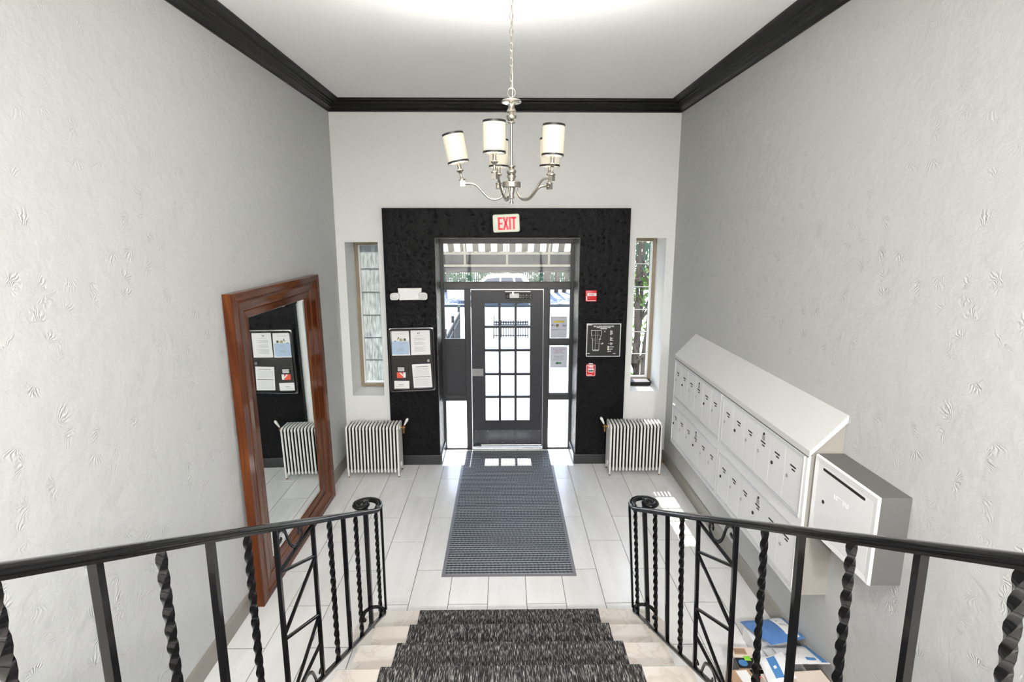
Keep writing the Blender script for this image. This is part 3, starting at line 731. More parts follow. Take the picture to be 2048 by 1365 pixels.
# ------------------------------------------------------------------ leaning mirror
mr = thing('framed_mirror', (-1.88, 4.84, 0), 'large mirror in a red-brown moulded wood frame leaning on the wall', 'mirror')
MYA, MYB, MH, FW, FZ = 3.885, 5.755, 2.405, .325, .215
TH = .062
def mframe(a0, a1, b0, b1):
    """frame member from corner (y,z) a0->a1 outer, b0->b1 inner; profile across the width"""
    prof = [(f * FW, h * TH) for f, h in ((0, 0), (0, .93), (.025, 1), (.26, .98), (.29, .84), (.31, .84), (.335, .93), (.36, .93), (.39, .82), (.66, .60), (.675, .42), (.695, .42), (.71, .52), (.96, .38), (1, .2), (1, 0))]
    mb = MB(); rs = []
    for (o, i) in ((a0, b0), (a1, b1)):
        rs.append([(h, o[0] + (i[0] - o[0]) * w / FW, o[1] + (i[1] - o[1]) * w / FW) for w, h in prof])
    mb.rings(rs); return mb, (a0, a1)
corn = [(MYA, 0), (MYB, 0), (MYB, MH), (MYA, MH)]
inn_ = [(MYA + FW, FZ), (MYB - FW, FZ), (MYB - FW, MH - FZ), (MYA + FW, MH - FZ)]
LEAN = .034
def lean(v):  # bottom stands off the wall, top touches it
    x, y, z = v; return (XL + .004 + LEAN * (1 - z / MH) + x, y, z)
for k in range(4):
    mb, (a0, a1) = mframe(corn[k], corn[(k + 1) % 4], inn_[k], inn_[(k + 1) % 4])
    raw = list(mb.v); mb.v = [lean(p) for p in mb.v]
    o = mb.build('frame_member', m_wood, mr, True, 25)
    at = o.data.attributes.new('grain', 'FLOAT_VECTOR', 'POINT')
    horiz = k % 2 == 0
    for i, p in enumerate(raw):
        along, across = (p[1], p[2]) if horiz else (p[2], p[1])
        at.data[i].vector = (along + 7.3 * k, across, p[0] + 3.1 * k)
mb = MB(); g0 = .012
mb.quad((g0, MYA + FW - .01, FZ - .01), (g0, MYB - FW + .01, FZ - .01), (g0, MYB - FW + .01, MH - FZ + .01), (g0, MYA + FW - .01, MH - FZ + .01))
mb.quad((.002, MYA + FW - .01, FZ - .01), (.002, MYA + FW - .01, MH - FZ + .01), (.002, MYB - FW + .01, MH - FZ + .01), (.002, MYB - FW + .01, FZ - .01))
mb.v = [lean(p) for p in mb.v]
mb.build('mirror_glass', m_mirror, mr)
mb = MB(); a, b, c, d = MYA + FW, MYB - FW, FZ, MH - FZ; w = .014; x = g0 + .0012
for y0, y1, z0, z1 in ((a, b, c, c + w), (a, b, d - w, d), (a, a + w, c, d), (b - w, b, c, d)):
    mb.add([lean((x + .0006 * (1 if e else 0), yy, zz)) for yy, zz, e in ((y0, z0, 1), (y1, z0, 1), (y1, z1, 0), (y0, z1, 0))], [(0, 1, 2, 3)])
mb.build('bevelled_edge', m_mirror, mr)

# ------------------------------------------------------------------ mailbox cabinet
MXF = 1.79; CY0, CY1, CZ0 = 3.10, 5.735, .615
mc = thing('mailbox_cabinet', (1.89, 4.4, CZ0), 'white wall-hung bank of twenty-four mailbox doors with sloping top', 'mailbox')
mb = MB(); prof = [(MXF + .012, CZ0), (XR, CZ0), (XR, 1.742), (MXF + .012, 1.52)]
mb.prism(prof, 'y', CY0 + .008, CY1 - .008); mb.build('carcass', mat('shaded_cabinet_side', (.30, .28, .25, 1), .5), mc)  # cabinet end coloured darker than the cream lid to carry its shade
mb = MB(); prof = [(MXF - .006, 1.530), (XR, 1.742), (XR, 1.785), (MXF + .004, 1.575), (MXF - .006, 1.568)]
mb.prism(prof, 'y', CY0 - .012, CY1 + .004); sl = mb.build('sloping_top', m_mail2, mc); sl['label'] = 'sloping cream lid'
# face frame
RZ = ((.648, 1.042), (1.118, 1.520)); CYS = ((3.150, 4.392), (4.432, 5.700))
UW = 1.26
mb = MB()
zs_ = [CZ0, RZ[0][0], RZ[0][1], RZ[1][0], RZ[1][1], 1.532]
for z0, z1 in ((CZ0, .648), (1.042, 1.118), (1.520, 1.532)): mb.box(MXF - .004, MXF + .014, CY0, CY1, z0, z1, .002)
for y0, y1 in ((CY0, 3.130), (4.392, 4.432), (5.706, CY1)):
    for z0, z1 in RZ: mb.box(MXF - .004, MXF + .014, y0, y1, z0, z1, .002)
mb.build('face_frame', m_alu if False else m_mail, mc)
m_rimalu = mat('pale_aluminium_rim', (.66, .67, .68, 1), .35, .35)
for (z0, z1) in RZ:
    for (y0, y1) in ((3.130, 4.392), (4.432, 5.706)):
        # aluminium rim of the unit
        mb = MB(); r = .016
        mb.box(MXF - .012, MXF + .004, y0, y1, z0, z0 + r, .002).box(MXF - .012, MXF + .004, y0, y1, z1 - r, z1, .002).box(MXF - .012, MXF + .004, y0, y0 + r, z0 + r, z1 - r, .002).box(MXF - .012, MXF + .004, y1 - r, y1, z0 + r, z1 - r, .002)
        mb.build('unit_rim', m_rimalu, mc)
        mb = MB(); mb.box(MXF + .0035, MXF + .0055, y0 + r * .5, y1 - r * .5, z0 + r * .5, z1 - r * .5); mb.build('backing', m_dark, mc)
        n = 6; w = (y1 - y0 - 2 * r) / n
        for k in range(n):
            a = y1 - r - (k + 1) * w + .0022; b = y1 - r - k * w - .0022; zc0, zc1 = z0 + r + .003, z1 - r - .003
            mb = MB(); mb.box(MXF - .007, MXF + .0034, a, b, zc0, zc1, .002); d_ = mb.build('mailbox_door', m_mail, mc)
            ym = (a + b) / 2; zs0 = zc1 - .098 if z0 > 1 else zc1 - .092
            mb = MB(); mb.box(MXF - .0085, MXF - .0065, ym - .034, ym + .034, zs0 - .005, zs0 + .005).box(MXF - .0085, MXF - .0065, ym - .026, ym + .012, zs0 - .026, zs0 - .017)
            mb.build('card_slot', m_dark, d_)
            mb = MB(); mb.lathe([(.009, -.006), (.012, -.004), (.012, .004)], (MXF - .0085, b - .042, zs0 - .085), 12, 'x'); mb.lathe([(.0045, -.0012), (.0045, 0)], (MXF - .0145, b - .042, zs0 - .085), 8, 'x')
            mb.build('lock', m_steel if (k * 7 + int(z0 * 10)) % 3 else m_black, d_, True)
            if k == 3:
                mb = MB(); mb.lathe([(.010, -.004), (.010, 0)], (MXF - .007, ym - .005, zs0 + .062), 12, 'x'); mb.build('master_lock', m_dark, d_, True)
                mb = MB(); mb.box(MXF - .0085, MXF - .0065, ym - .022, ym + .018, zs0 + .014, zs0 + .048); mb.build('label_plate', m_greyink, d_)
mb = MB(); mb.box(MXF - .0055, MXF + .0, CY0, CY1, 1.524, 1.531); mb.build('shadow_gap', m_dark, mc)

# ------------------------------------------------------------------ drop box
BX, BY0, BY1, BZ0, BZ1 = 1.823, 2.526, 3.09, 1.078, 1.552
db = thing('drop_box', (1.9, 2.8, BZ0), 'grey wall-mounted letter drop box with white front and slot, beside the mailboxes', 'letter box')
mb = MB(); mb.box(BX + .012, XR, BY0, BY1, BZ0, BZ1, .002); mb.build('box_body', m_box_grey, db)
mb = MB(); w = .036
mb.rings([[(BX + .014, y, z) for y, z in ((BY0 - .001, BZ0 - .001), (BY1 + .001, BZ0 - .001), (BY1 + .001, BZ1 + .001), (BY0 - .001, BZ1 + .001))],
          [(BX, y, z) for y, z in ((BY0 + .004, BZ0 + .004), (BY1 - .004, BZ0 + .004), (BY1 - .004, BZ1 - .004), (BY0 + .004, BZ1 - .004))],
          [(BX + .004, y, z) for y, z in ((BY0 + w, BZ0 + w), (BY1 - w, BZ0 + w), (BY1 - w, BZ1 - w), (BY0 + w, BZ1 - w))],
          [(BX + .014, y, z) for y, z in ((BY0 + w, BZ0 + w), (BY1 - w, BZ0 + w), (BY1 - w, BZ1 - w), (BY0 + w, BZ1 - w))]])
fr = mb.build('front_frame', m_mail, db); fr['label'] = 'white front rim'
mb = MB(); mb.box(BX + .004, BX + .016, BY0 + w + .002, BY1 - w - .002, BZ0 + w + .002, BZ1 - w - .002, .002); fd = mb.build('front_door', m_mail, db); fd['label'] = 'white front door with letter slot'
mb = MB(); mb.prism([(BY0 + .10, 1.490), (BY0 + .105, 1.4865), (3.000, 1.4865), (3.005, 1.490), (3.005, 1.4985), (3.0, 1.502), (BY0 + .105, 1.502), (BY0 + .10, 1.4985)], 'x', BX + .0025, BX + .008); mb.build('letter_slot', m_dark, fd)
mb = MB(); mb.lathe([(.011, -.003), (.011, .002)], (BX + .005, 2.975, 1.306), 14, 'x'); mb.build('keyhole', m_dark, fd, True)
m_emboss = mat('white_raised_print', (0.86, 0.86, 0.86, 1), 0.4)
text('LETTERS', .036, m_emboss, fd, (BX + .0035, 2.815, 1.386), rot=(PI / 2, 0, -PI / 2), sx=1.0)

# ------------------------------------------------------------------ chandelier
CX, CY = .041, 3.15
ch = thing('chandelier', (CX, CY, 2.98), 'brushed nickel five-arm chandelier with ivory drum shades banded in black', 'chandelier')
# chain up to the ceiling canopy
mb = MB(); mb.lathe([(.065, ZC), (.065, ZC - .012), (.03, ZC - .035), (.012, ZC - .045)], (CX, CY, 0), 20); mb.build('ceiling_canopy', m_nickel, ch, True)
def link_mesh(hh, ww, r):
    mb = MB(); n = 20; mb.tube([(ww * math.sin(2 * PI * i / n), 0, hh * math.cos(2 * PI * i / n)) for i in range(n)], r, 7, closed=True, up=(0, 1, 0)); return mb.mesh('chain_link', m_nickel, smooth=True, angle=80)
lm = link_mesh(.0205, .0085, .0018)
z = 3.585; k = 0
while z < ZC - .055:
    o = inst('chain_link', lm, ch, (CX, CY, z)); o.rotation_euler = (0, 0, .15 if k % 2 else PI / 2 - .25); z += .0365; k += 1
mb = MB(); mb.tube([(CX + .005, CY, 3.5 + .82 * i / 10) for i in range(10)], .0016, 6); mb.build('lamp_cord', m_nickel, ch, True)
rm = link_mesh(.024, .020, .0023); o = inst('hanging_ring', rm, ch, (CX, CY, 3.545))
mb = MB(); mb.lathe([(.003, 3.523), (.012, 3.518), (.016, 3.512), (.048, 3.508), (.053, 3.502), (.053, 3.496), (.046, 3.492), (.022, 3.488), (.016, 3.478), (.017, 3.468), (.024, 3.458), (.026, 3.448), (.019, 3.442), (.020, 3.438), (.027, 3.430), (.027, 3.420), (.020, 3.408), (.016, 3.402), (.019, 3.397), (.019, 3.391), (.007, 3.388)], (CX, CY, 0), 24)
mb.build('top_plate', m_nickel, ch, True, 40)
mb = MB(); mb.lathe([(.0062, 3.39), (.0062, 3.17)], (CX, CY, 0), 12); mb.build('stem', m_nickel, ch, True)
mb = MB(); mb.lathe([(.007, 3.18), (.021, 3.176), (.021, 3.170), (.014, 3.166), (.016, 3.160), (.026, 3.152), (.027, 3.144), (.022, 3.134), (.018, 3.130), (.024, 3.126), (.024, 3.118), (.018, 3.108), (.018, 3.100), (.046, 3.094), (.050, 3.090), (.050, 3.066), (.046, 3.062), (.012, 3.060)], (CX, CY, 0), 24)
mb.build('hub', m_nickel, ch, True, 40)
mb = MB(); mb.lathe([(.020, 3.062), (.019, 3.05), (.014, 3.035), (.012, 3.02), (.016, 3.012), (.016, 3.006), (.006, 3.002), (.006, 2.995), (.011, 2.982), (.011, 2.978), (.002, 2.977)], (CX, CY, 0), 18); mb.build('finial', m_nickel, ch, True, 40)
ARM = [(183, .262, .0, -11), (250, .255, .018, 0), (322, .258, .016, 2), (33, .258, -.004, 0), (106, .256, .004, 0)]
for deg, R, dz, tilt in ARM:
    a = math.radians(deg); ux, uy = math.cos(a), math.sin(a)
    def Q(r, z): return (CX + ux * r, CY + uy * r, z)
    zbk = 3.082 + dz
    ctrl = [(.034, 3.062), (.040, 3.035), (.058, 3.010), (.088, 3.000), (.118, 3.006), (.145, 3.028), (.168, 3.054), (.190, 3.074 + dz * .6), (.215, zbk), (R, zbk + .002)]
    pts = [Vector(Q(*c)) for c in ctrl]; fine = []
    for i in range(len(pts) - 1):
        p0, p1, p2, p3 = (pts[max(0, min(len(pts) - 1, j))] for j in (i - 1, i, i + 1, i + 2))
        for t_ in (0, .25, .5, .75): fine.append(tuple(.5 * ((2 * p1) + (-p0 + p2) * t_ + (2 * p0 - 5 * p1 + 4 * p2 - p3) * t_ ** 2 + (-p0 + 3 * p1 - 3 * p2 + p3) * t_ ** 3)))
    fine.append(tuple(pts[-1]))
    mb = MB(); mb.tube(fine, .0062, 8); arm = mb.build('arm', m_nickel, ch, True, 60)
    q = Q(R, zbk); mb = MB()
    # square block, cup and candle tube (tilted with the shade)
    b8 = []
    for dz_ in (-.014, .014):
        b8.append([(q[0] + ux * s1 * .0125 - uy * s2 * .0125, q[1] + uy * s1 * .0125 + ux * s2 * .0125, q[2] + dz_) for s1, s2 in ((-1, -1), (1, -1), (1, 1), (-1, 1))])
    mb.rings(b8); mb.build('arm_block', m_nickel, arm)
    mb = MB(); prof = [(.010, .014), (.019, .016), (.019, .021), (.010, .026), (.007, .034), (.006, .044), (.007, .056), (.011, .060), (.018, .066), (.019, .070), (.012, .074), (.010, .080), (.010, .125)]
    tl = math.radians(tilt); ct, stt = math.cos(tl), math.sin(tl)
    def T(p):  # tilt about the block in the picture-parallel vertical plane
        x, y, z = p[0] - q[0], p[1] - q[1], p[2] - q[2]; return (q[0] + x * ct + z * stt, q[1] + y, q[2] - x * stt + z * ct)
    mb.lathe(prof, (q[0], q[1], q[2]), 16); mb.v = [T(p) for p in mb.v]; mb.build('candle_cup', m_nickel, arm, True, 40)
    zs0, zs1, rb, rt = q[2] + .108, q[2] + .262, .0565, .0560
    mb = MB()
    for r0, r1 in ((rb, rt),):
        ro = [[(q[0] + r * math.cos(2 * PI * i / 32), q[1] + r * math.sin(2 * PI * i / 32), z) for i in range(32)] for r, z in ((r0, zs0), (r1, zs1), (r1 - .0012, zs1), (r0 - .0012, zs0))]
        mb.rings(ro, False, True)
    mb.v = [T(p) for p in mb.v]; sh = mb.build('lamp_shade', m_shade, ch, True, 40)
    for z0, z1, r_ in ((zs0, zs0 + .0105, rb), (zs1 - .0105, zs1, rt)):
        mb = MB(); mb.rings([[(q[0] + r * math.cos(2 * PI * i / 32), q[1] + r * math.sin(2 * PI * i / 32), z) for i in range(32)] for r, z in ((r_ + .0008, z0), (r_ + .0008, z1), (r_ - .0016, z1), (r_ - .0016, z0))], False, True)
        mb.v = [T(p) for p in mb.v]; mb.build('black_band', m_black, sh, True, 40)
    mb = MB(); mb.sphere((q[0], q[1], q[2] + .175), .017, sc=(1, 1, 1.5)); mb.v = [T(p) for p in mb.v]
    mb.build('bulb', mat('warm_bulb_glass', (.9, .85, .7, 1), .3, emit=((1, .82, .55, 1), 5.0)), sh, True)
    ld = bpy.data.lights.new('candle_bulb_light', 'POINT'); ld.energy = 23.0; ld.shadow_soft_size = .022; ld.color = (1, .965, .92)
    lo = bpy.data.objects.new('candle_bulb_light', ld); C.objects.link(lo); lo.location = T((q[0], q[1], q[2] + .215))

# housings of the added fill lamps, out of view
for i, (lx, ly) in enumerate(FILL_LAMPS):
    cl_ = thing('fill_lamp', (lx, ly, ZC), ('added square fill lamp above the head of the stairs', 'first added square fill lamp of the upper hall, on the mirror side', 'first added square fill lamp of the upper hall, on the mailbox side', 'second added square fill lamp of the upper hall, on the mirror side', 'second added square fill lamp of the upper hall, on the mailbox side')[i], 'lamp', 'added fill lamps over the upper stairs')
    mb = MB(); mb.box(lx - .3, lx + .3, ly - .3, ly + .3, 4.20, ZC, .006).box(lx - .3, lx - .27, ly - .3, ly + .3, 4.14, 4.20).box(lx + .27, lx + .3, ly - .3, ly + .3, 4.14, 4.20).box(lx - .27, lx + .27, ly - .3, ly - .27, 4.14, 4.20).box(lx - .27, lx + .27, ly + .27, ly + .3, 4.14, 4.20)
    mb.build('housing', m_white, cl_)
    mb = MB(); mb.box(lx - .27, lx + .27, ly - .27, ly + .27, 4.165, 4.175); mb.build('diffuser', mat('fill_lamp_diffuser', (.9, .9, .88, 1), .5, emit=((1, .97, .92, 1), 2.0)), cl_)

# ------------------------------------------------------------------ things on the black surround
YS = YF - t
# EXIT sign
ex = thing('exit_sign', (.026, YS - .001, 2.922), 'white EXIT sign with red letters, slightly tilted above the door', 'sign')
mb = MB(); mb.rings([[(.026 + x, YS - y, 2.922 + z_) for x, z_ in rrect(.305 - i_, .202 - i_, .022, 4)] for y, i_ in ((0, 0), (.030, 0), (.038, .010), (.0385, .03))])
mb.build('sign_body', mat('glowing_white_lens', (.66, .68, .55, 1), .35, emit=((.75, .8, .6, 1), .12)), ex, True, 40)
m_exit = mat('exit_red', (.75, .02, .05, 1), .4, emit=((1, .03, .08, 1), .25))
mb = MB(); y0, y1 = YS - .0405, YS - .038; h0, h1 = 2.922 - .072, 2.922 + .068; sw = .022
def strk(p, q_, w=sw):
    d = Vector((q_[0] - p[0], q_[1] - p[1])); n = Vector((-d.y, d.x)).normalized() * w / 2
    mb.prism([(p[0] - n.x, p[1] - n.y), (q_[0] - n.x, q_[1] - n.y), (q_[0] + n.x, q_[1] + n.y), (p[0] + n.x, p[1] + n.y)], 'y', y0, y1)
x = -.058; strk((x, h0), (x, h1)); [strk((x, zz), (x + .042, zz), .02) for zz in (h0 + .01, (h0 + h1) / 2, h1 - .01)]
x = .020; strk((x - .024, h0), (x + .024, h1)); strk((x + .024, h0), (x - .024, h1))
x = .068; strk((x, h0), (x, h1))
x = .112; strk((x, h0), (x, h1)); strk((x - .03, h1 - .01), (x + .03, h1 - .01), .02)
mb.build('exit_letters', m_exit, ex)
ex.rotation_euler = (0, math.radians(-2.2), 0)

# emergency light
el = thing('emergency_light', (-1.09, YS, 2.05), 'white emergency light with two lamp heads on black wall above noticeboard', 'light')
mb = MB(); mb.prism([(-1.228, 2.185), (-.955, 2.187), (-.968, 2.052), (-1.212, 2.048)], 'y', YS - .055, YS); mb.build('battery_case', m_white, el)
for cx_, cz_, s in ((-1.232, 2.105, -1), (-.962, 2.108, 1)):
    mb = MB(); mb.rings([[(cx_ + s * (.0 + y * .5) + x * k_, YS - .03 - y, cz_ + z_ * k_ - y * .2) for x, z_ in rrect(.095, .082, .026, 4)] for y, k_ in ((0, .6), (.03, .9), (.06, 1.0), (.065, .96))])
    hd = mb.build('lamp_head', m_white, el, True, 40)
    mb = MB(); y = .066; mb.rings([[(cx_ + s * y * .5 + x, YS - .03 - y, cz_ + z_ - y * .2) for x, z_ in rrect(.075, .064, .022, 4)], [(cx_ + s * y * .5 + x * .9, YS - .033 - y, cz_ + z_ * .9 - y * .2) for x, z_ in rrect(.075, .064, .022, 4)]])
    mb.build('lens', mat('clear_lens_plastic', (.62, .64, .62, 1), .15, bump=(140, .6, .004)), hd)

# red strobe
rs_ = thing('alarm_strobe', (1.014, YS, 2.09), 'square red fire alarm strobe high beside the doorway', 'alarm')
mb = MB(); mb.box(.949, 1.079, YS - .04, YS, 2.026, 2.156, .006); sb = mb.build('strobe_body', m_red, rs_, True)
mb = MB(); mb.box(.966, 1.074, YS - .052, YS - .039, 2.092, 2.126, .004); mb.build('strobe_lens', m_white, rs_)
text('FIRE', .03, m_red, rs_, (1.018, YS - .053, 2.109), sx=1.1)
mb = MB(); mb.box(.955, .967, YS - .0415, YS - .039, 2.04, 2.09).box(.962, 1.07, YS - .0415, YS - .039, 2.034, 2.040); mb.build('highlight_edge', m_white, rs_)

# fire alarm annunciator
an = thing('alarm_annunciator', (1.166, YS, 1.37), 'black fire alarm annunciator panel with white floor-plan diagram', 'panel')
ay = YS - .075
mb = MB(); mb.box(.968, 1.366, ay, YS, 1.378, 1.770, .003); mb.build('case', m_black, an)
mb = MB(); w = .010
mb.box(.965, 1.369, ay - .004, ay + .006, 1.375, 1.375 + w).box(.965, 1.369, ay - .004, ay + .006, 1.773 - w, 1.773).box(.965, .965 + w, ay - .004, ay + .006, 1.385, 1.763).box(1.369 - w, 1.369, ay - .004, ay + .006, 1.385, 1.763)
mb.build('face_rim', m_alu, an)
ty = ay - .001
text('FIRE ALARM ANNUNCIATOR', .0215, m_lightink, an, (1.166, ty, 1.738), sx=.86, bold=.0007)
mb = MB(); ln = .0022
plan = [(1.022, 1.690), (1.141, 1.690), (1.140, 1.630), (1.130, 1.620), (1.128, 1.588), (1.116, 1.588), (1.116, 1.458), (1.040, 1.458), (1.040, 1.588), (1.030, 1.592), (1.029, 1.631), (1.022, 1.635)]
for i, p in enumerate(plan):
    q_ = plan[(i + 1) % len(plan)]; y0, y1 = ty - .0005, ty + .001; strk(p, q_, .0035)
for p, q_, w_ in (((1.070, 1.690), (1.070, 1.460), .0018), ((1.095, 1.690), (1.092, 1.55), .0012), ((1.03, 1.635), (1.13, 1.635), .0015), ((1.045, 1.588), (1.07, 1.588), .0015), ((1.045, 1.57), (1.07, 1.57), .001), ((1.07, 1.535), (1.115, 1.535), .0015), ((1.042, 1.453), (1.116, 1.453), .003), ((1.042, 1.447), (1.112, 1.447), .003)): strk(p, q_, w_)
mb.build('floor_plan', m_lightink, an)
mb = MB(); rnd = random.Random(3)
for zz in (1.685, 1.676, 1.667, 1.658, 1.649, 1.640, 1.606, 1.596, 1.587, 1.578, 1.570, 1.540, 1.532, 1.518): mb.box(1.243, 1.243 + .018 + .022 * rnd.random(), ty - .0005, ty + .001, zz - .0022, zz + .0022)
for x0, x1, zz in ((1.243, 1.292, 1.492), (1.243, 1.280, 1.466), (1.238, 1.26, 1.44), (.978, 1.008, 1.414), (1.285, 1.315, 1.412), (.975, 1.03, 1.755), (1.150, 1.165, 1.54), (1.135, 1.165, 1.53), (1.118, 1.135, 1.585), (1.083, 1.125, 1.722), (1.130, 1.205, 1.722), (1.212, 1.247, 1.722), (1.126, 1.205, 1.710)): mb.box(x0, x1, ty - .0005, ty + .001, zz - .0032, zz + .0032)
mb.prism([(1.172, 1.672), (1.188, 1.672), (1.180, 1.690)], 'y', ty - .0005, ty + .001)
mb.build('printed_lines', m_lightink, an)
mb = MB()
for zz, r in ((1.492, .012), (1.465, .012), (1.437, .006), (1.535, .004)): mb.lathe([(r, -.004), (r, 0)], (1.226, ay, zz), 14, 'y')
mb.build('push_buttons', mat('ivory_button', (.78, .74, .62, 1), .4), an, True)

# pull station
ps = thing('fire_pull_station', (1.034, YS, 1.13), 'small red manual fire pull station low beside the doorway', 'alarm')
py = YS - .045
mb = MB(); mb.box(.978, 1.088, py, YS, 1.128, 1.272, .006); mb.build('station_body', m_red, ps, True)
mb = MB(); R1 = rrect(.104, .136, .012, 3); R2 = rrect(.096, .128, .010, 3)
mb.rings([[(1.033 + x, py - .0012, 1.200 + z_) for x, z_ in R1], [(1.033 + x, py - .0012, 1.200 + z_) for x, z_ in R2], [(1.033 + x, py + .001, 1.200 + z_) for x, z_ in R2], [(1.033 + x, py + .001, 1.200 + z_) for x, z_ in R1]], False, True)
mb.build('white_outline', m_lightink, ps)
text('FIRE', .036, m_lightink, ps, (1.033, py - .002, 1.246), sx=.85, bold=.001)
mb = MB(); mb.box(1.000, 1.066, py - .010, py, 1.178, 1.226, .003); hb = mb.build('pull_handle', m_white, ps, True)
mb = MB(); mb.box(1.004, 1.062, py - .012, py - .009, 1.190, 1.205); mb.build('handle_grip', m_black, hb)
text('PULL', .014, m_ink, hb, (1.033, py - .0115, 1.215), sx=1.0)
mb = MB(); mb.box(.992, 1.045, py - .0015, py, 1.142, 1.148); mb.build('small_print', m_lightink, ps)
mb = MB(); mb.box(1.008, 1.058, py + .01, YS - .005, 1.270, 1.283, .003); mb.build('top_tab', m_white, ps)

# notice board and pinned papers
nb = thing('notice_board', (-1.09, YS, .945), 'dark glazed noticeboard with bright metal rim on the black wall', 'noticeboard')
by = YS - .070
o_ = [(-1.358, .945), (-.822, .967), (-.828, 1.731), (-1.356, 1.722)]
mb = MB(); mb.prism(o_, 'y', by + .03, YS); mb.build('back_case', m_black, nb)
def ringpoly(inset, y):
    cx_ = sum(p[0] for p in o_) / 4; cz_ = sum(p[1] for p in o_) / 4; out = []
    n_ = len(o_)
    for k in range(4):
        p, a, b = (Vector(q_) for q_ in (o_[k], o_[k - 1], o_[(k + 1) % 4]))
        e1 = (a - p).normalized(); e2 = (b - p).normalized(); base = p + (e1 + e2) * inset; rr = .028
        for f in (0, .25, .5, .75, 1):
            s0 = base + e1 * rr * (1 - f) ** 2 + e2 * rr * f ** 2; out.append((s0.x, y, s0.y))
    return out
mb = MB(); mb.rings([ringpoly(-.002, by + .035), ringpoly(-.002, by + .004), ringpoly(.004, by), ringpoly(.014, by), ringpoly(.018, by + .006), ringpoly(.018, by + .035)], False)
m_rim = mat('dark_chrome_rim', (.20, .20, .21, 1), .16, 1.0)
mb.build('outer_rim', m_rim, nb, True, 40)
mb = MB(); mb.rings([ringpoly(.026, by + .03), ringpoly(.026, by + .006), ringpoly(.032, by + .006), ringpoly(.032, by + .03)], False); mb.build('door_rim', m_rim, nb, True, 40)
mb = MB(); mb.rings([ringpoly(.006, by + .027), ringpoly(.006, by + .029)]); mb.build('cork_panel', mat('black_felt', (.03, .029, .028, 1), .8, noise=(40, .2)), nb)
mb = MB(); mb.lathe([(.016, -.022), (.020, -.016), (.020, 0)], (-.896, by + .026, 1.330), 14, 'y'); mb.lathe([(.009, -.001), (.009, 0)], (-.896, by + .003, 1.330), 10, 'y'); mb.build('lock', m_steel, nb, True)
pyy = by + .0255
def paper(name, quad, label, cat, m=m_paper, group=None):
    c = (sum(p[0] for p in quad) / 4, pyy, sum(p[1] for p in quad) / 4)
    r = thing(name, c, label, cat, group)
    mb = MB(); mb.prism(quad, 'y', pyy, pyy + .0012); mb.build('sheet', m, r); return r
def on(quad, u, v):
    (a, b, c, d) = [Vector(p) for p in quad]; return (a * (1 - u) + b * u) * (1 - v) + (d * (1 - u) + c * u) * v
def patch(mb, quad, u0, u1, v0, v1, th=.0006):
    mb.prism([tuple(on(quad, u, v)) for u, v in ((u0, v0), (u1, v0), (u1, v1), (u0, v1))], 'y', pyy - th, pyy)
fly = [(-1.339, 1.681), (-1.120, 1.683), (-1.113, 1.391), (-1.333, 1.388)]
r = paper('flyer', fly, 'white flyer with pale blue lower half pinned in the noticeboard', 'paper')
mb = MB(); patch(mb, fly, .04, .95, .42, .96); mb.build('blue_panel', mat('pale_blue_print', (.42, .53, .68, 1), .8), r)
m_green_p = mat('green_print', (.05, .12, .06, 1), .8); m_olive = mat('olive_print', (.32, .3, .12, 1), .8)
mb = MB(); [patch(mb, fly, *q_) for q_ in ((.70, .82, .30, .40), (.40, .45, .24, .32), (.18, .30, .395, .42))]; mb.build('dark_print', m_green_p, r)
mb = MB(); [patch(mb, fly, *q_) for q_ in ((.48, .60, .30, .41), (.36, .40, .30, .36), (.62, .66, .33, .40))]; mb.build('olive_print', m_olive, r)
mb = MB(); patch(mb, fly, .2, .78, .115, .125); [patch(mb, fly, .42, .64, v, v + .012, .0009) for v in (.52,)]; [patch(mb, fly, .36, .68, .70 + .025 * k, .708 + .025 * k, .0009) for k in range(5)]; mb.build('text_lines', m_greyink, r)
let = [(-1.100, 1.689), (-.876, 1.691), (-.872, 1.399), (-1.101, 1.394)]
r = paper('typed_letter', let, 'white typed letter pinned beside the blue flyer in the noticeboard', 'paper')
mb = MB(); [patch(mb, let, .17, .80 - .1 * (k % 3), .30 + .024 * k, .307 + .024 * k) for k in range(24) if k not in (5, 6, 13, 14)]; patch(mb, let, .28, .66, .215, .225); mb.build('text_lines', m_greyink, r)
mb = MB(); [patch(mb, let, *q_) for q_ in ((.35, .39, .09, .14), (.42, .45, .10, .16), (.45, .49, .08, .10))]; mb.build('letterhead', m_ink, r)
no = [(-1.097, 1.279), (-.875, 1.290), (-.862, 1.000), (-1.082, .992)]
r = paper('typed_notice', no, 'white notice with two bold headings pinned below the typed letter', 'paper')
mb = MB(); [patch(mb, no, .06, .90 - .12 * (k % 4 == 3), .17 + .03 * k, .176 + .03 * k) for k in range(26) if k not in (11, 12, 13)]; mb.build('text_lines', m_greyink, r)
mb = MB(); patch(mb, no, .18, .85, .10, .118); patch(mb, no, .05, .93, .535, .555); mb.build('headings', m_ink, r)
sk = [(-1.285, 1.262), (-1.172, 1.262), (-1.172, 1.112), (-1.285, 1.112)]
r = paper('warning_sticker', sk, 'small black sticker with white lettering and orange-red panel in the noticeboard', 'sticker', m_black)
mb = MB(); patch(mb, sk, .05, .72, .52, .98); mb.build('orange_panel', mat('orange_red_print', (.75, .10, .05, 1), .7), r)
mb = MB(); patch(mb, sk, .72, .97, .52, .95); mb.prism([tuple(on(sk, u, v)) for u, v in ((.3, .55), (.45, .52), (.72, .75), (.66, .82))], 'y', pyy - .0009, pyy); patch(mb, sk, .16, .84, .13, .20); patch(mb, sk, .16, .84, .24, .31); patch(mb, sk, .16, .84, .35, .42); mb.build('white_print', m_lightink, r)
cdq = [(-1.313, 1.079), (-1.135, 1.078), (-1.136, .986), (-1.314, .983)]
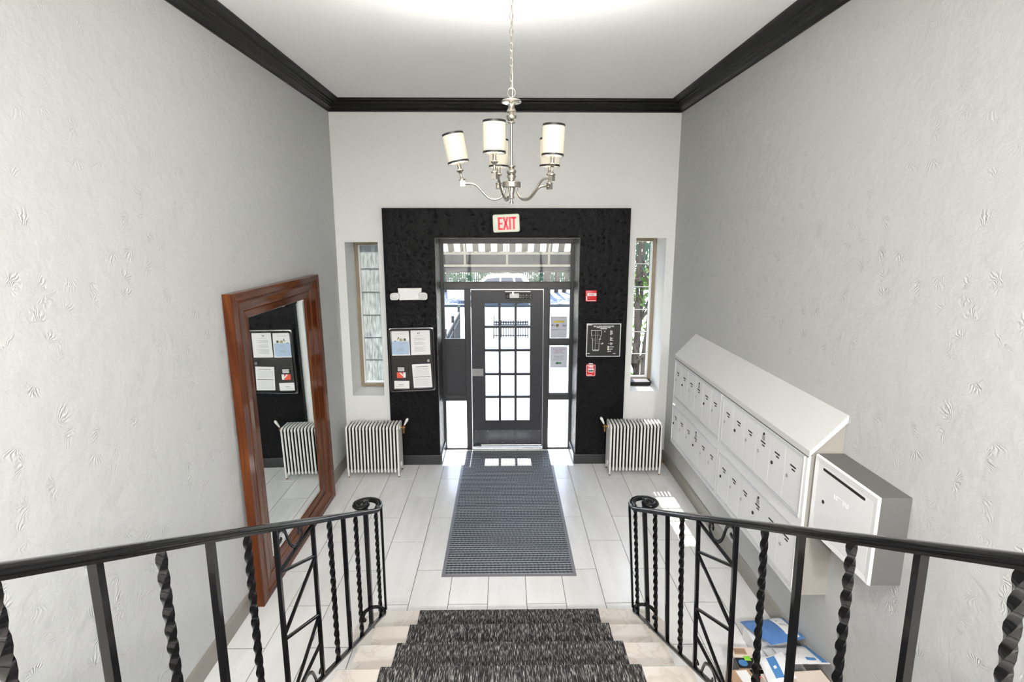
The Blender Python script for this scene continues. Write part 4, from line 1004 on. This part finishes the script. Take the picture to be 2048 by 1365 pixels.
r = paper('small_card', cdq, 'small white card in the bottom corner of the noticeboard', 'paper')
mb = MB(); patch(mb, cdq, .3, .62, .46, .54); patch(mb, cdq, .05, .55, .7, .73); mb.build('text_lines', m_greyink, r)

# paper signs stuck on the sidelight
def lightpaper(nm, x0, x1, z0, z1, label):
    r = thing(nm, ((x0 + x1) / 2, 7.092, z0), label, 'sign')
    mb = MB(); mb.box(x0, x1, 7.0925, 7.0965, z0, z1); mb.build('sheet', translucent('backlit_paper', (.62, .62, .66, 1), .35), r)
    return r
r = lightpaper('courier_sign', .592, .803, 1.492, 1.767, 'grey paper sign with yellow strip and courier logos on the sidelight')
fy = 7.0915; MIR = (PI / 2, 0, PI)
mb = MB(); mb.box(.632, .768, fy, 7.0925, 1.690, 1.712); mb.build('yellow_strip', mat('yellow_print', (.55, .45, .02, 1), .7), r)
m_purple = mat('purple_print', (.06, .03, .12, 1), .7)
text('FedEx', .036, m_purple, r, (.765, fy, 1.650), rot=MIR, sx=.62, bold=.0006)
mb = MB(); mb.prism([(.660, 1.668), (.695, 1.668), (.695, 1.648), (.690, 1.638), (.6775, 1.629), (.665, 1.638), (.660, 1.648)], 'y', fy, 7.0925); mb.build('shield_logo', mat('brown_print', (.12, .06, .015, 1), .7), r)
text('ups', .018, mat('gold_print', (.7, .45, .05, 1), .7), r, (.6775, fy - .0008, 1.650), rot=MIR, sx=.8)
mb = MB(); mb.prism([(.606, 1.664), (.634, 1.664), (.628, 1.656), (.612, 1.655), (.622, 1.641), (.608, 1.643)], 'y', fy, 7.0925); mb.prism([(.640, 1.644), (.651, 1.641), (.648, 1.656), (.643, 1.658)], 'y', fy, 7.0925); mb.build('dark_emblem', m_ink, r)
mb = MB(); mb.box(.608, .785, fy, 7.0925, 1.598, 1.603).box(.608, .685, fy, 7.0925, 1.592, 1.598); mb.build('text_lines', m_greyink, r)
r = lightpaper('call_box_sign', .592, .810, 1.100, 1.374, 'grey paper sign with reversed text and green arrow on the sidelight')
m_pink = mat('faded_red_print', (.42, .22, .26, 1), .7)
for s_, z_, m_ in (('DO NOT LEAVE', 1.342, m_pink), ('PACKAGES', 1.318, m_pink), ('UNATTENDED', 1.293, m_greyink), ('Please use the', 1.252, m_greyink), ('CALL BOX to', 1.228, m_greyink), ('contact residents', 1.202, m_greyink)):
    text(s_, .026, m_, r, (.701, fy, z_), rot=MIR, sx=.82, bold=.0004)
mb = MB(); mb.prism([(.655, 1.158), (.690, 1.180), (.690, 1.168), (.735, 1.168), (.735, 1.148), (.690, 1.148), (.690, 1.136)], 'y', fy, 7.0925); mb.build('green_arrow', mat('green_arrow_print', (.03, .16, .04, 1), .7), r)

# ------------------------------------------------------------------ parcels heaped on the floor by the wall
m_card = mat('brown_cardboard', (.42, .27, .17, 1), .8, noise=(9, .08)); m_cardpale = mat('pale_cardboard', (.66, .56, .49, 1), .8, noise=(9, .06))
m_bluepoly = mat('blue_poly_mailer', (.085, .20, .47, 1), .28, noise=(7, .15), bump=(26, .5, .012))
m_whitepoly = mat('white_poly_mailer', (.74, .74, .75, 1), .35, bump=(22, .4, .010)); m_bluep = mat('blue_print', (.06, .20, .45, 1), .5)
def pillow(mb, quad, th, n=8):
    """soft mailer: quad = four 3-D corners, puffed by th"""
    a, b, c, d = [Vector(p) for p in quad]; nrm = (b - a).cross(d - a).normalized()
    if nrm.z < 0: nrm = -nrm
    top = []; bot = []
    for j in range(n + 1):
        for i in range(n + 1):
            u, v = i / n, j / n; p = (a * (1 - u) + b * u) * (1 - v) + (d * (1 - u) + c * u) * v
            k = th * min(1, (1 - abs(2 * u - 1) ** 4)) * min(1, (1 - abs(2 * v - 1) ** 4)) + .002
            wv = .004 * math.sin(u * 9 + v * 5) * (1 - abs(2 * u - 1) ** 6)
            top.append(tuple(p + nrm * (k + wv))); bot.append(tuple(p - nrm * k * .3))
    fs = []; m_ = n + 1
    for j in range(n):
        for i in range(n): fs.append((j * m_ + i, j * m_ + i + 1, (j + 1) * m_ + i + 1, (j + 1) * m_ + i))
    mb.add(top, fs); mb.add(bot, [f[::-1] for f in fs])
    rim = [i for i in range(m_)] + [j * m_ + n for j in range(1, m_)] + [n * m_ + i for i in range(n - 1, -1, -1)] + [j * m_ for j in range(n - 1, 0, -1)]
    o1 = len(mb.v) - 2 * m_ * m_
    mb.f += [(o1 + rim[i], o1 + rim[(i + 1) % len(rim)], o1 + m_ * m_ + rim[(i + 1) % len(rim)], o1 + m_ * m_ + rim[i]) for i in range(len(rim))]; mb.mi += [mb.cur] * len(rim)
def decal(quad, u0, u1, v0, v1, m, parent, nm, lift=.012, th=.0, n=5):
    """thin label following the mailer's puffed top"""
    a, b, c, d = [Vector(p) for p in quad]; nrm = (b - a).cross(d - a).normalized()
    if nrm.z < 0: nrm = -nrm
    mb = MB(); vs = []
    for j in range(n + 1):
        for i in range(n + 1):
            u = u0 + (u1 - u0) * i / n; v = v0 + (v1 - v0) * j / n
            p = (a * (1 - u) + b * u) * (1 - v) + (d * (1 - u) + c * u) * v
            k = th * (1 - abs(2 * u - 1) ** 4) * (1 - abs(2 * v - 1) ** 4) + .002 + .004 * math.sin(u * 9 + v * 5) * (1 - abs(2 * u - 1) ** 6)
            vs.append(tuple(p + nrm * (k + .0022 + lift)))
    m_ = n + 1
    mb.add(vs, [(j * m_ + i, j * m_ + i + 1, (j + 1) * m_ + i + 1, (j + 1) * m_ + i) for j in range(n) for i in range(n)])
    return mb.build(nm, m, parent, True)
# large carton at the bottom of the heap
def carton(nm, x0, x1, y0, y1, z1, ang, label, m, z0=0.0):
    r = thing(nm, ((x0 + x1) / 2, (y0 + y1) / 2, z0), label, 'parcel')
    mb = MB(); mb.box(x0, x1, y0, y1, z0, z1 - .003, .003); mb.build('carton_body', m, r)
    mb = MB(); xm = (x0 + x1) / 2; mb.box(x0, xm - .001, y0, y1, z1 - .003, z1).box(xm + .001, x1, y0, y1, z1 - .003, z1); mb.build('lid_flap', m, r)
    r.rotation_euler = (0, 0, math.radians(ang)); return r
PG = None
k1 = carton('parcel_box', 1.55, 1.93, 2.52, 2.94, .215, 4, 'pale cardboard carton with red edge line, nearest the stairs in the parcel heap', m_cardpale)
mb = MB(); mb.box(1.545, 1.935, 2.935, 2.942, .19, .198); mb.build('red_line', m_red, k1)
k2 = carton('parcel_box', 1.475, 1.625, 3.06, 3.245, .135, -3, 'small brown carton with black tape sides and lime label in the parcel heap', m_cardpale)
mb = MB(); mb.box(1.4735, 1.6265, 3.056, 3.061, .015, .13).box(1.47, 1.4755, 3.06, 3.15, .015, .13).box(1.475, 1.625, 3.06, 3.150, .1352, .1362); mb.build('black_print', m_black, k2)
mb = MB(); mb.box(1.49, 1.57, 3.18, 3.235, .1355, .1365); bc = mb.build('barcode_label', m_card, k2)
mb = MB()
for i in range(7): mb.box(1.497 + i * .010, 1.500 + i * .010, 3.187, 3.228, .1366, .1371)
mb.build('bars', m_ink, bc)
mb = MB(); mb.box(1.535, 1.575, 3.125, 3.165, .1363, .1375); mb.build('lime_label', mat('lime_label', (.25, .62, .05, 1), .6), k2)
mb = MB(); mb.lathe([(.028, .1363), (.028, .1368)], (1.515, 3.105, 0), 16); mb.build('blue_disc', m_bluep, k2)
for z_ in (.09, .045): mb = MB(); mb.lathe([(.014, -.003), (.014, 0)], (1.50, 3.0565, z_), 12, 'y'); mb.build('white_disc', m_paper, k2)
k3 = carton('parcel_box', 1.37, 1.52, 2.84, 3.02, .165, 6, 'brown carton with white shipping label at the open side of the parcel heap', m_card)
mb = MB(); mb.box(1.43, 1.50, 2.90, 3.01, .1652, .1660); mb.build('shipping_label', m_paper, k3)
# white mailers
q1 = [(1.67, 3.19, .165), (1.975, 3.21, .165), (1.975, 2.96, .250), (1.64, 2.97, .245)]
r = thing('poly_mailer', (1.8, 3.1, .1), 'white padded mailer with blue edge stripe lying on the cartons', 'parcel')
mb = MB(); pillow(mb, q1, .02); mb.build('pouch', m_whitepoly, r, True, 60)
decal(q1, .86, .97, .02, .98, m_bluep, r, 'blue_stripe', 0, .02)
for (u0, u1, v0, v1) in ((.15, .17, .2, .5), (.45, .48, .25, .6), (.60, .76, .12, .20), (.6, .76, .24, .27), (.3, .34, .6, .8), (.62, .80, .8, .9)): decal(q1, u0, u1, v0, v1, m_bluep if v0 > .7 else m_greyink, r, 'print', .0004, .02)
q2 = [(1.64, 3.235, .135), (1.80, 3.235, .115), (1.74, 3.03, .175), (1.60, 3.03, .175)]
r = thing('poly_mailer', (1.7, 3.15, .05), 'plain white mailer with blue tab between blue mailer and small carton', 'parcel')
mb = MB(); pillow(mb, q2, .018); mb.build('pouch', m_whitepoly, r, True, 60)
decal(q2, .70, .95, .02, .26, m_bluep, r, 'blue_tab', 0, .018)
q4 = [(1.56, 3.02, .235), (1.71, 3.03, .275), (1.70, 2.83, .270), (1.54, 2.82, .235)]
r = thing('poly_mailer', (1.63, 2.94, .2), 'white mailer with broad blue band on top of the pale carton', 'parcel')
mb = MB(); pillow(mb, q4, .016); mb.build('pouch', m_whitepoly, r, True, 60)
decal(q4, .30, .62, .10, .92, m_bluep, r, 'blue_band', 0, .016); decal(q4, .40, .5, .5, .62, m_lightink, r, 'white_mark', .0006, .016)
q3 = [(1.655, 3.50, .125), (1.970, 3.52, .140), (1.975, 3.235, .205), (1.725, 3.185, .200)]
r = thing('poly_mailer', (1.83, 3.36, .12), 'shiny blue plastic mailer with white address label on the parcel heap', 'parcel')
mb = MB(); pillow(mb, q3, .030); mb.build('pouch', m_bluepoly, r, True, 60)
al = decal(q3, .56, .86, .02, .96, m_paper, r, 'address_label', 0, .03)
for (u0, u1, v0, v1) in ((.70, .80, .06, .2), (.62, .66, .34, .38)): decal(q3, u0, u1, v0, v1, m_greyink, al, 'print', .0008, .03)
for i in range(9): decal(q3, .62 + i * .022, .628 + i * .022, .47, .56, m_greyink, al, 'bar', .0008, .03, 2)
k5 = carton('parcel_box', 1.68, 1.955, 3.25, 3.50, .105, 0, 'flat white carton hidden beneath the blue mailer', m_paper)

# ------------------------------------------------------------------ outdoors
def gz(y):
    P = [(7.2, -.03), (9.5, -.06), (14, -.35), (20, -.80), (28, -1.30), (32, -1.50), (300, -1.50)]
    for (a, za), (b, z_b) in zip(P, P[1:]):
        if y <= b: return za + (z_b - za) * max(0, (y - a)) / (b - a)
    return -1.5
m_conc = mat('sunlit_concrete', (.40, .395, .385, 1), .85, noise=(1.2, .10), bump=(40, .1, .01)); m_asph = mat('pale_asphalt', (.24, .245, .26, 1), .9, noise=(2, .1))
m_lawn = mat('dry_pale_ground', (.42, .42, .34, 1), .95, noise=(1.5, .2))
mb = MB(); ys_ = [YO, 9.5, 14, 20, 28, 32, 70]
for a, b in zip(ys_, ys_[1:]): mb.quad((-30, a, gz(a) - .02), (30, a, gz(a) - .02), (30, b, gz(b) - .02), (-30, b, gz(b) - .02))
tag(mb.build('ground', m_lawn), 'bleached sunlit ground sloping down to the street', 'ground', kind='structure')
mb = MB(); mb.box(-30, 30, 33.2, 46, -1.515, -1.49); tag(mb.build('street', m_asph), 'sunlit street beyond the front yard', 'street', kind='structure')
wk = thing('walkway', (0.03, 12, 0), 'pale concrete walkway slabs leading away from the door', 'path', kind='structure')
yy = YO
while yy < 30:
    y2 = yy + 1.25
    for x0, x1 in ((-1.12, .03), (.03, 1.18)):
        mb = MB(); g = .008
        mb.add([(x, y, gz(y) + zz) for zz in (-.02, .012) for x, y in ((x0 + g, yy + g), (x1 - g, yy + g), (x1 - g, y2 - g), (x0 + g, y2 - g))], [(3, 2, 1, 0), (4, 5, 6, 7), (0, 1, 5, 4), (1, 2, 6, 5), (2, 3, 7, 6), (3, 0, 4, 7)])
        mb.build('paving_slab', m_conc, wk)
    yy = y2
mb = MB(); mb.box(-30, 30, 32.9, 33.2, -1.50, -1.38); tag(mb.build('kerb', mat('dark_kerb', (.07, .07, .07, 1), .8)), 'dark kerb edging the street', 'kerb')

# awning over the entrance
aw = thing('awning', (0.04, YO, 2.2), 'striped entrance awning with pale tube frame and grey valance', 'awning')
AY, AX0, AX1 = 8.47, -1.55, 1.63
m_tube = mat('pale_frame_tube', (.42, .40, .34, 1), .4)
for z_ in (2.510, 2.330):
    mb = MB(); mb.box(AX0, AX1, AY - .018, AY + .018, z_ - .017, z_ + .017, .003); mb.build('frame_tube', m_tube, aw)
for x in (AX0, -.583, .044, .668, AX1):
    mb = MB(); mb.box(x - .015, x + .015, AY - .016, AY + .016, 2.347, 2.493, .003); mb.build('frame_tube', m_tube, aw)
    mb = MB(); mb.sweep([(x, YO + .02, 3.52), (x, AY, 2.515)], rrect(.03, .03, .003, 1), up=(1, 0, 0)); mb.build('frame_tube', m_tube, aw)
    mb = MB(); mb.box(x - .013, x + .013, YO + .01, AY, 2.317, 2.343, .003); mb.build('frame_tube', m_tube, aw) if x in (AX0, AX1) else None
m_val = translucent('grey_valance_canvas', (.10, .105, .115, 1), .25)
mb = MB(); mb.box(AX0, AX1, AY + .019, AY + .021, 2.33, 2.53); mb.build('front_panel', m_val, aw)
mb = MB(); vs = []; n = 48
for i in range(n + 1):
    x = AX0 + (AX1 - AX0) * i / n; w_ = .008 * math.sin(i * 1.4)
    vs.append((x, AY + .024, 2.335)); vs.append((x, AY + .026 + w_, 2.225 + .003 * math.sin(i * .9)))
mb.add(vs, [(2 * i, 2 * i + 2, 2 * i + 3, 2 * i + 1) for i in range(n)]); v_ = mb.build('valance', m_val, aw, True); sm = v_.modifiers.new('s', 'SOLIDIFY'); sm.thickness = .002
sx_ = AX0; k = 0; SWd = .0905
while sx_ < AX1 - .01:
    x2 = min(AX1, sx_ + SWd); mb = MB()
    mb.add([(x, y, z_ + o) for o in (0, .002) for x, y, z_ in ((sx_, YO + .01, 3.545), (x2, YO + .01, 3.545), (x2, AY + .02, 2.535), (sx_, AY + .02, 2.535))], [(0, 1, 2, 3), (7, 6, 5, 4), (0, 4, 5, 1), (1, 5, 6, 2), (2, 6, 7, 3), (3, 7, 4, 0)])
    mb.build('canvas_stripe', m_stripe_w if k % 2 else m_stripe_g, aw); sx_ = x2; k += 1
for x in (AX0, AX1):
    mb = MB(); mb.prism([(YO + .01, 3.54), (AY + .02, 2.53), (AY + .02, 2.34), (YO + .01, 2.34)], 'x', x - .001, x + .001); mb.build('side_canvas', m_stripe_g, aw)

# iron fence along the walk
m_fence = mat('dark_iron_fence', (.03, .033, .035, 1), .5)
fn = thing('iron_fence', (-1.16, 11.8, gz(11.8)), 'dark iron handrail fence along the walkway, seen through the sidelight', 'fence')
mb = MB(); mb.sweep([(-1.16, 9.2, .80), (-1.16, 14.3, .80)], rrect(.045, .05, .008, 2)); mb.build('top_rail', m_fence, fn)
mb = MB(); mb.sweep([(-1.16, 9.2, .62), (-1.16, 14.3, .62)], rrect(.03, .03, .004, 1)); mb.build('middle_rail', m_fence, fn)
mb = MB(); mb.sweep([(-1.16, 9.2, gz(9.2) + .1), (-1.16, 14.3, gz(14.3) + .1)], rrect(.03, .03, .004, 1)); mb.build('lower_rail', m_fence, fn)
for i in range(4):
    y = 9.2 + i * 1.7; mb = MB(); mb.box(-1.19, -1.13, y - .03, y + .03, gz(y), .90, .004); mb.sphere((-1.16, y, .93), .04); mb.build('post', m_fence, fn)
for i in range(37):
    y = 9.33 + i * .135; mb = MB(); mb.box(-1.167, -1.153, y - .007, y + .007, gz(y) + .1, .80); mb.build('picket', m_fence, fn)

# low ornamental iron railing across the yard
bn = thing('iron_garden_rail', (.21, 18.6, gz(18.6)), 'low black ornamental iron rail with ring frieze, seen through the door panes', 'fence')
bz = gz(18.6); bx0, bx1 = -.345, .79
for z_, th in ((.56, .025), (.45, .02), (.10, .025)):
    mb = MB(); mb.box(bx0, bx1, 18.59, 18.61, bz + z_ - th * .75, bz + z_ + th * .75); mb.build('rail', m_fence, bn)
nB = 15
for i in range(nB):
    x = bx0 + (bx1 - bx0) * i / (nB - 1); mb = MB(); mb.box(x - .014, x + .014, 18.59, 18.61, bz + (.0 if i in (0, nB - 1) else .03), bz + .60); mb.sphere((x, 18.6, bz + .615), .016); mb.build('bar', m_fence, bn)
    if i < nB - 1:
        xm = x + (bx1 - bx0) / (nB - 1) / 2; mb = MB(); mb.tube([(xm + .032 * math.cos(2 * PI * q_ / 14), 18.6, bz + .505 + .032 * math.sin(2 * PI * q_ / 14)) for q_ in range(14)], .012, 5, closed=True, up=(0, 1, 0)); mb.build('ring', m_fence, bn)
mb = MB(); mb.tube([(bx0 - .02, 18.6, bz - .02), (bx0, 18.6, bz + .4), (bx0 + .02, 18.6, bz + .80), (bx0 + .10, 18.6, bz + .78)], .014, 6); mb.build('corner_post', m_fence, bn)

# suv in the street
m_car = mat('silver_car_paint', (.62, .64, .68, 1), .25, .3, coat=.6); m_carglass = mat('car_window', (.03, .045, .07, 1), .08, spec=.8); m_tyre = mat('tyre', (.02, .02, .02, 1), .8)
def suv(name, x0, y0, label, mpaint, flip=1, L=4.45):
    r = thing(name, (x0 + L / 2, y0 + .9, -1.49), label, 'car')
    zg = -1.49
    low = [(0, .45), (.02, .78), (.10, .92), (1.05, 1.05), (4.30, 1.05), (4.43, .95), (4.45, .5), (4.38, .32), (3.98, .32), (3.9, .55), (3.7, .7), (3.45, .7), (3.25, .55), (3.15, .32), (1.32, .32), (1.24, .55), (1.05, .7), (.8, .7), (.6, .55), (.52, .32), (.06, .32)]
    X = lambda q_: x0 + (q_ if flip > 0 else L - q_)
    mb = MB(); mb.prism([(X(a), zg + b) for a, b in low], 'y', y0, y0 + 1.85); mb.build('car_body', mpaint, r)
    cab = [(1.0, 1.05), (1.75, 1.60), (2.1, 1.70), (3.9, 1.70), (4.22, 1.60), (4.35, 1.05)]
    mb = MB(); mb.rings([[(X(a), y, zg + b) for a, b in c_] for y, c_ in ((y0 + .05, [(a, b if b < 1.1 else b) for a, b in cab]), (y0 + 1.80, cab))]); mb.build('car_cabin', mpaint, r)
    for poly in ([(1.35, 1.10), (1.82, 1.52), (2.55, 1.58), (2.55, 1.10)], [(2.65, 1.10), (2.65, 1.58), (3.35, 1.58), (3.45, 1.10)], [(3.55, 1.10), (3.47, 1.58), (3.88, 1.56), (4.08, 1.12)]):
        for ya in (y0 + .035, y0 + 1.80):
            mb = MB(); mb.prism([(X(a), zg + b) for a, b in poly], 'y', ya, ya + .015); mb.build('car_window', m_carglass, r)
    mb = MB(); mb.quad(*[(X(a), y, zg + b) for a, b, y in ((1.08, 1.12, y0 + .15), (1.72, 1.585, y0 + .2), (1.72, 1.585, y0 + 1.65), (1.08, 1.12, y0 + 1.7))]); ws = mb.build('windscreen', m_carglass, r); ws.modifiers.new('s', 'SOLIDIFY').thickness = -.012
    for wx in (.92, 3.58):
        for wy in (y0 - .02, y0 + 1.65):
            mb = MB(); mb.lathe([(.18, 0), (.33, .0), (.345, .03), (.345, .19), (.33, .22), (.18, .22)], (X(wx), wy, zg + .345), 20, 'y'); w_ = mb.build('wheel', m_tyre, r, True)
            mb = MB(); mb.lathe([(.02, -.012), (.17, -.006), (.19, .01)], (X(wx), wy, zg + .345), 14, 'y'); mb.build('wheel_rim', m_alu, w_, True)
    for ya in (y0 + .2, y0 + 1.6):
        mb = MB(); mb.sweep([(X(2.1), ya, zg + 1.70), (X(2.2), ya, zg + 1.75), (X(3.7), ya, zg + 1.75), (X(3.85), ya, zg + 1.70)], rrect(.03, .025, .005, 1)); mb.build('roof_rail', m_black, r)
    mb = MB(); mb.box(min(X(-.03), X(.2)), max(X(-.03), X(.2)), y0 + .08, y0 + 1.77, zg + .38, zg + .58, .03); mb.build('bumper', m_black, r)
    return r
suv('parked_suv', -2.83, 34.2, 'silver parked car in the street seen through the transom', m_car)
suv('parked_wagon', -9.6, 34.4, 'tan parked car further along the street, nose hidden by the door frame', mat('tan_car_paint', (.30, .20, .12, 1), .3, coat=.5), -1)

# board fence, hedge trees
m_gfence = mat('grey_green_fence', (.055, .10, .06, 1), .8, noise=(2, .2)); m_bark = mat('bark', (.075, .048, .033, 1), .9, noise=(9, .3), bump=(24, .5, .02)); m_bark2 = mat('grey_bark', (.095, .075, .062, 1), .9, noise=(9, .3), bump=(24, .5, .02))
def leafmat(nm, c):
    m, nt, N, L, b = node_mat(nm); oi = N.new('ShaderNodeNewGeometry'); n = N.new('ShaderNodeTexNoise'); n.inputs['Scale'].default_value = 6; L.new(oi.outputs['Position'], n.inputs['Vector'])
    mx = N.new('ShaderNodeMix'); mx.data_type = 'RGBA'; mx.inputs[6].default_value = tuple(v * .55 for v in c[:3]) + (1,); mx.inputs[7].default_value = tuple(min(1, v * 1.5) for v in c[:3]) + (1,)
    L.new(n.outputs['Fac'], mx.inputs[0]); tl = N.new('ShaderNodeBsdfTranslucent'); L.new(mx.outputs[2], tl.inputs[0]); L.new(mx.outputs[2], b.inputs['Base Color']); b.inputs['Roughness'].default_value = .5
    ms = N.new('ShaderNodeMixShader'); ms.inputs[0].default_value = .45; L.new(b.outputs[0], ms.inputs[1]); L.new(tl.outputs[0], ms.inputs[2]); L.new(ms.outputs[0], nt.nodes['Material Output'].inputs[0]); return m
m_leaf = leafmat('shrub_leaf', (.13, .22, .055, 1)); m_leaf2 = leafmat('tree_leaf', (.06, .12, .03, 1)); m_leaf3 = leafmat('grey_green_leaf', (.08, .11, .05, 1))
bf_ = thing('board_fence', (0, 46.5, -1.5), 'tall grey-green slatted fence across the street', 'fence')
mb = MB(); rnd = random.Random(5)
for i in range(230):
    x = -20 + i * .175; mb.box(x, x + .11, 46.5, 46.53, -1.5, 1.9 + .03 * rnd.random())
sp_ = mb.build('slats', m_gfence, bf_); sp_['kind'] = 'stuff'
for z_ in (-1.1, .2, 1.5):
    mb = MB(); mb.box(-20, 20.2, 46.53, 46.6, z_, z_ + .09); mb.build('fence_rail', m_gfence, bf_)
def leaves(mb, c, r, n, size, rnd, sc=(1, 1, 1)):
    for _ in range(n):
        while True:
            p = Vector((rnd.uniform(-1, 1), rnd.uniform(-1, 1), rnd.uniform(-1, 1)))
            if .25 < p.length < 1: break
        p = Vector((c[0] + p.x * r * sc[0], c[1] + p.y * r * sc[1], c[2] + p.z * r * sc[2]))
        a = Vector((rnd.gauss(0, 1), rnd.gauss(0, 1), rnd.gauss(0, .6))).normalized(); b_ = a.cross(Vector((rnd.gauss(0, 1), rnd.gauss(0, 1), rnd.gauss(0, 1)))).normalized()
        s = size * rnd.uniform(.6, 1.3)
        mb.add([p - a * s, p + b_ * s * .35, p + a * s, p - b_ * s * .35], [(0, 1, 2, 3)])
def tree(name, x, y, trunks, label, crown, bark, leaf, seed, group=None, cat='tree'):
    rnd = random.Random(seed); z0 = gz(y) - .03
    r = thing(name, (x, y, z0), label, cat, group)
    for (dx, dy, tx, ty_, h, rad) in trunks:
        pts = []; n = 9
        for i in range(n + 1):
            f = i / n; pts.append((x + dx + (tx - dx) * f + rnd.uniform(-.02, .02) * h * .3, y + dy + (ty_ - dy) * f + rnd.uniform(-.02, .02) * h * .2, z0 + h * f))
        mb = MB(); mb.tube(pts, [rad * (1.25 - .75 * i / n) for i in range(n + 1)], 8)
        # a few side branches
        for i in range(3, n, 2):
            p = Vector(pts[i]); d = Vector((rnd.uniform(-1, 1), rnd.uniform(-1, 1), .9)).normalized(); l = h * rnd.uniform(.15, .3)
            mb.tube([tuple(p), tuple(p + d * l * .5 + Vector((0, 0, .03))), tuple(p + d * l)], [rad * .45, rad * .3, rad * .12], 6)
        mb.build('trunk', bark, r, True, 60)
    mb = MB()
    for (cx_, cy_, cz_, cr, n_, sz, sc) in crown: leaves(mb, (x + cx_, y + cy_, z0 + cz_), cr, n_, sz, rnd, sc)
    o = mb.build('foliage', leaf, r); o['kind'] = 'stuff'; return r
tree('crape_myrtle', 1.98, 8.35, [(-.05, 0, -.18, .1, 2.6, .05), (.02, .05, .02, .0, 2.8, .062), (.10, -.03, .25, .05, 2.7, .045), (-.12, .08, -.33, .1, 2.5, .035), (.16, .08, .42, .2, 2.7, .04), (.06, .10, .12, .25, 2.8, .04)],
     'many-stemmed shrub with reddish trunks outside the clear slit window', [(-.05, .3, 2.05, .5, 520, .06, (1, .7, .7)), (.1, .5, 1.2, .45, 260, .055, (1, .7, .9)), (.1, .4, .5, .45, 180, .055, (1, .7, .6))], m_bark2, m_leaf, 11, cat='shrub')
tree('evergreen_shrub', -2.45, 8.7, [(0, 0, .1, 0, 2.4, .05), (.1, .1, -.2, .1, 2.2, .04)], 'green shrub blurred behind the obscure slit window', [(0, 0, 2.5, .6, 500, .06, (1, .8, .6)), (.05, .1, 1.2, .45, 180, .06, (1, .8, 1.2))], m_bark, m_leaf3, 12, cat='shrub')
tree('leafy_bush', 1.75, 9.6, [(0, 0, .05, .1, 1.2, .02), (.1, 0, .3, .1, 1.0, .02)], 'loose leafy bush edging the walkway, seen through the sidelight', [(0, 0, .6, .5, 260, .06, (1, 1, 1)), (-.25, .3, 1.3, .35, 120, .05, (1, 1, .8))], m_bark, m_leaf, 13, cat='shrub')
tree('street_tree', 3.0, 40.5, [(0, 0, .3, 0, 5.5, .22), (.75, 0, .9, .2, 5.0, .13), (1.3, .1, 2.2, .2, 4.8, .13)], 'group of bare brown trunks across the street behind the silver car', [(.8, 0, 6.0, 2.2, 700, .22, (1.2, 1, .5))], m_bark, m_leaf2, 14)
tree('street_tree', -4.6, 41.0, [(0, 0, -.4, 0, 5.5, .18), (.3, 0, .9, .1, 5.0, .10)], 'pale grey tree across the street before the slatted fence', [(0, 0, 6.0, 2.0, 700, .22, (1.2, 1, .5))], m_bark2, m_leaf2, 15)
rnd = random.Random(21)
hg = thing('hedge', (0, 48.5, -1.5), 'dense green hedge showing between the slats of the fence', 'hedge')
mb = MB()
for _ in range(5200):
    x, y, z_ = rnd.uniform(-18, 18), rnd.uniform(47.2, 49.5), -1.5 + 4.2 * rnd.random() ** .8
    a = Vector((rnd.gauss(0, 1), rnd.gauss(0, 1), rnd.gauss(0, .8))).normalized(); b_ = a.cross(Vector((rnd.gauss(0, 1), rnd.gauss(0, 1), rnd.gauss(0, 1)))).normalized(); q_ = rnd.uniform(.16, .34)
    p = Vector((x, y, z_)); mb.add([p - a * q_, p + b_ * q_ * .6, p + a * q_, p - b_ * q_ * .6], [(0, 1, 2, 3)])
o = mb.build('foliage', m_leaf2, hg); o['kind'] = 'stuff'
def bare_tree(x, y, h, seed, label):
    rnd = random.Random(seed); z0 = gz(y) - .03
    r = thing('yard_tree', (x, y, z0), label, 'tree')
    mb = MB(); top = Vector((x, y, z0 + h * .38)); mb.tube([(x, y, z0), (x + .05, y, z0 + h * .2), tuple(top)], [.24, .19, .15], 9); mb.build('trunk', m_bark, r, True, 60)
    for k in range(9):
        a = 2 * PI * k / 9 + rnd.uniform(-.3, .3); mb = MB()
        pts = [top - Vector((0, 0, .05))]; d = Vector((math.cos(a), math.sin(a), .75 + rnd.uniform(-.35, .4))).normalized(); p = Vector(top); seg = h * .1
        for i in range(6):
            d = (d + Vector((rnd.uniform(-.25, .25), rnd.uniform(-.25, .25), rnd.uniform(-.05, .2)))).normalized(); p = p + d * seg; pts.append(Vector(p))
            for _ in range(3):
                e_ = (d + Vector((rnd.uniform(-1, 1), rnd.uniform(-1, 1), rnd.uniform(-.2, .9)))).normalized(); l_ = seg * rnd.uniform(.8, 2.0)
                q1_ = p + e_ * l_ * .5 + Vector((rnd.uniform(-.06, .06), rnd.uniform(-.06, .06), .05)); mb.tube([tuple(p), tuple(q1_), tuple(q1_ + (e_ + Vector((rnd.uniform(-.4, .4), rnd.uniform(-.4, .4), .2))).normalized() * l_ * .6)], [.022, .015, .006], 4)
        mb.tube([tuple(q_) for q_ in pts], [.085 - .011 * i for i in range(len(pts))], 6); mb.build('branch', m_bark, r, True, 60)
bare_tree(3.15, 22.0, 11.5, 31, 'bare-branched yard tree beyond the mailbox side of the walkway')
bare_tree(-5.2, 26.5, 12.0, 32, 'bare-branched yard tree beyond the mirror side of the walkway')
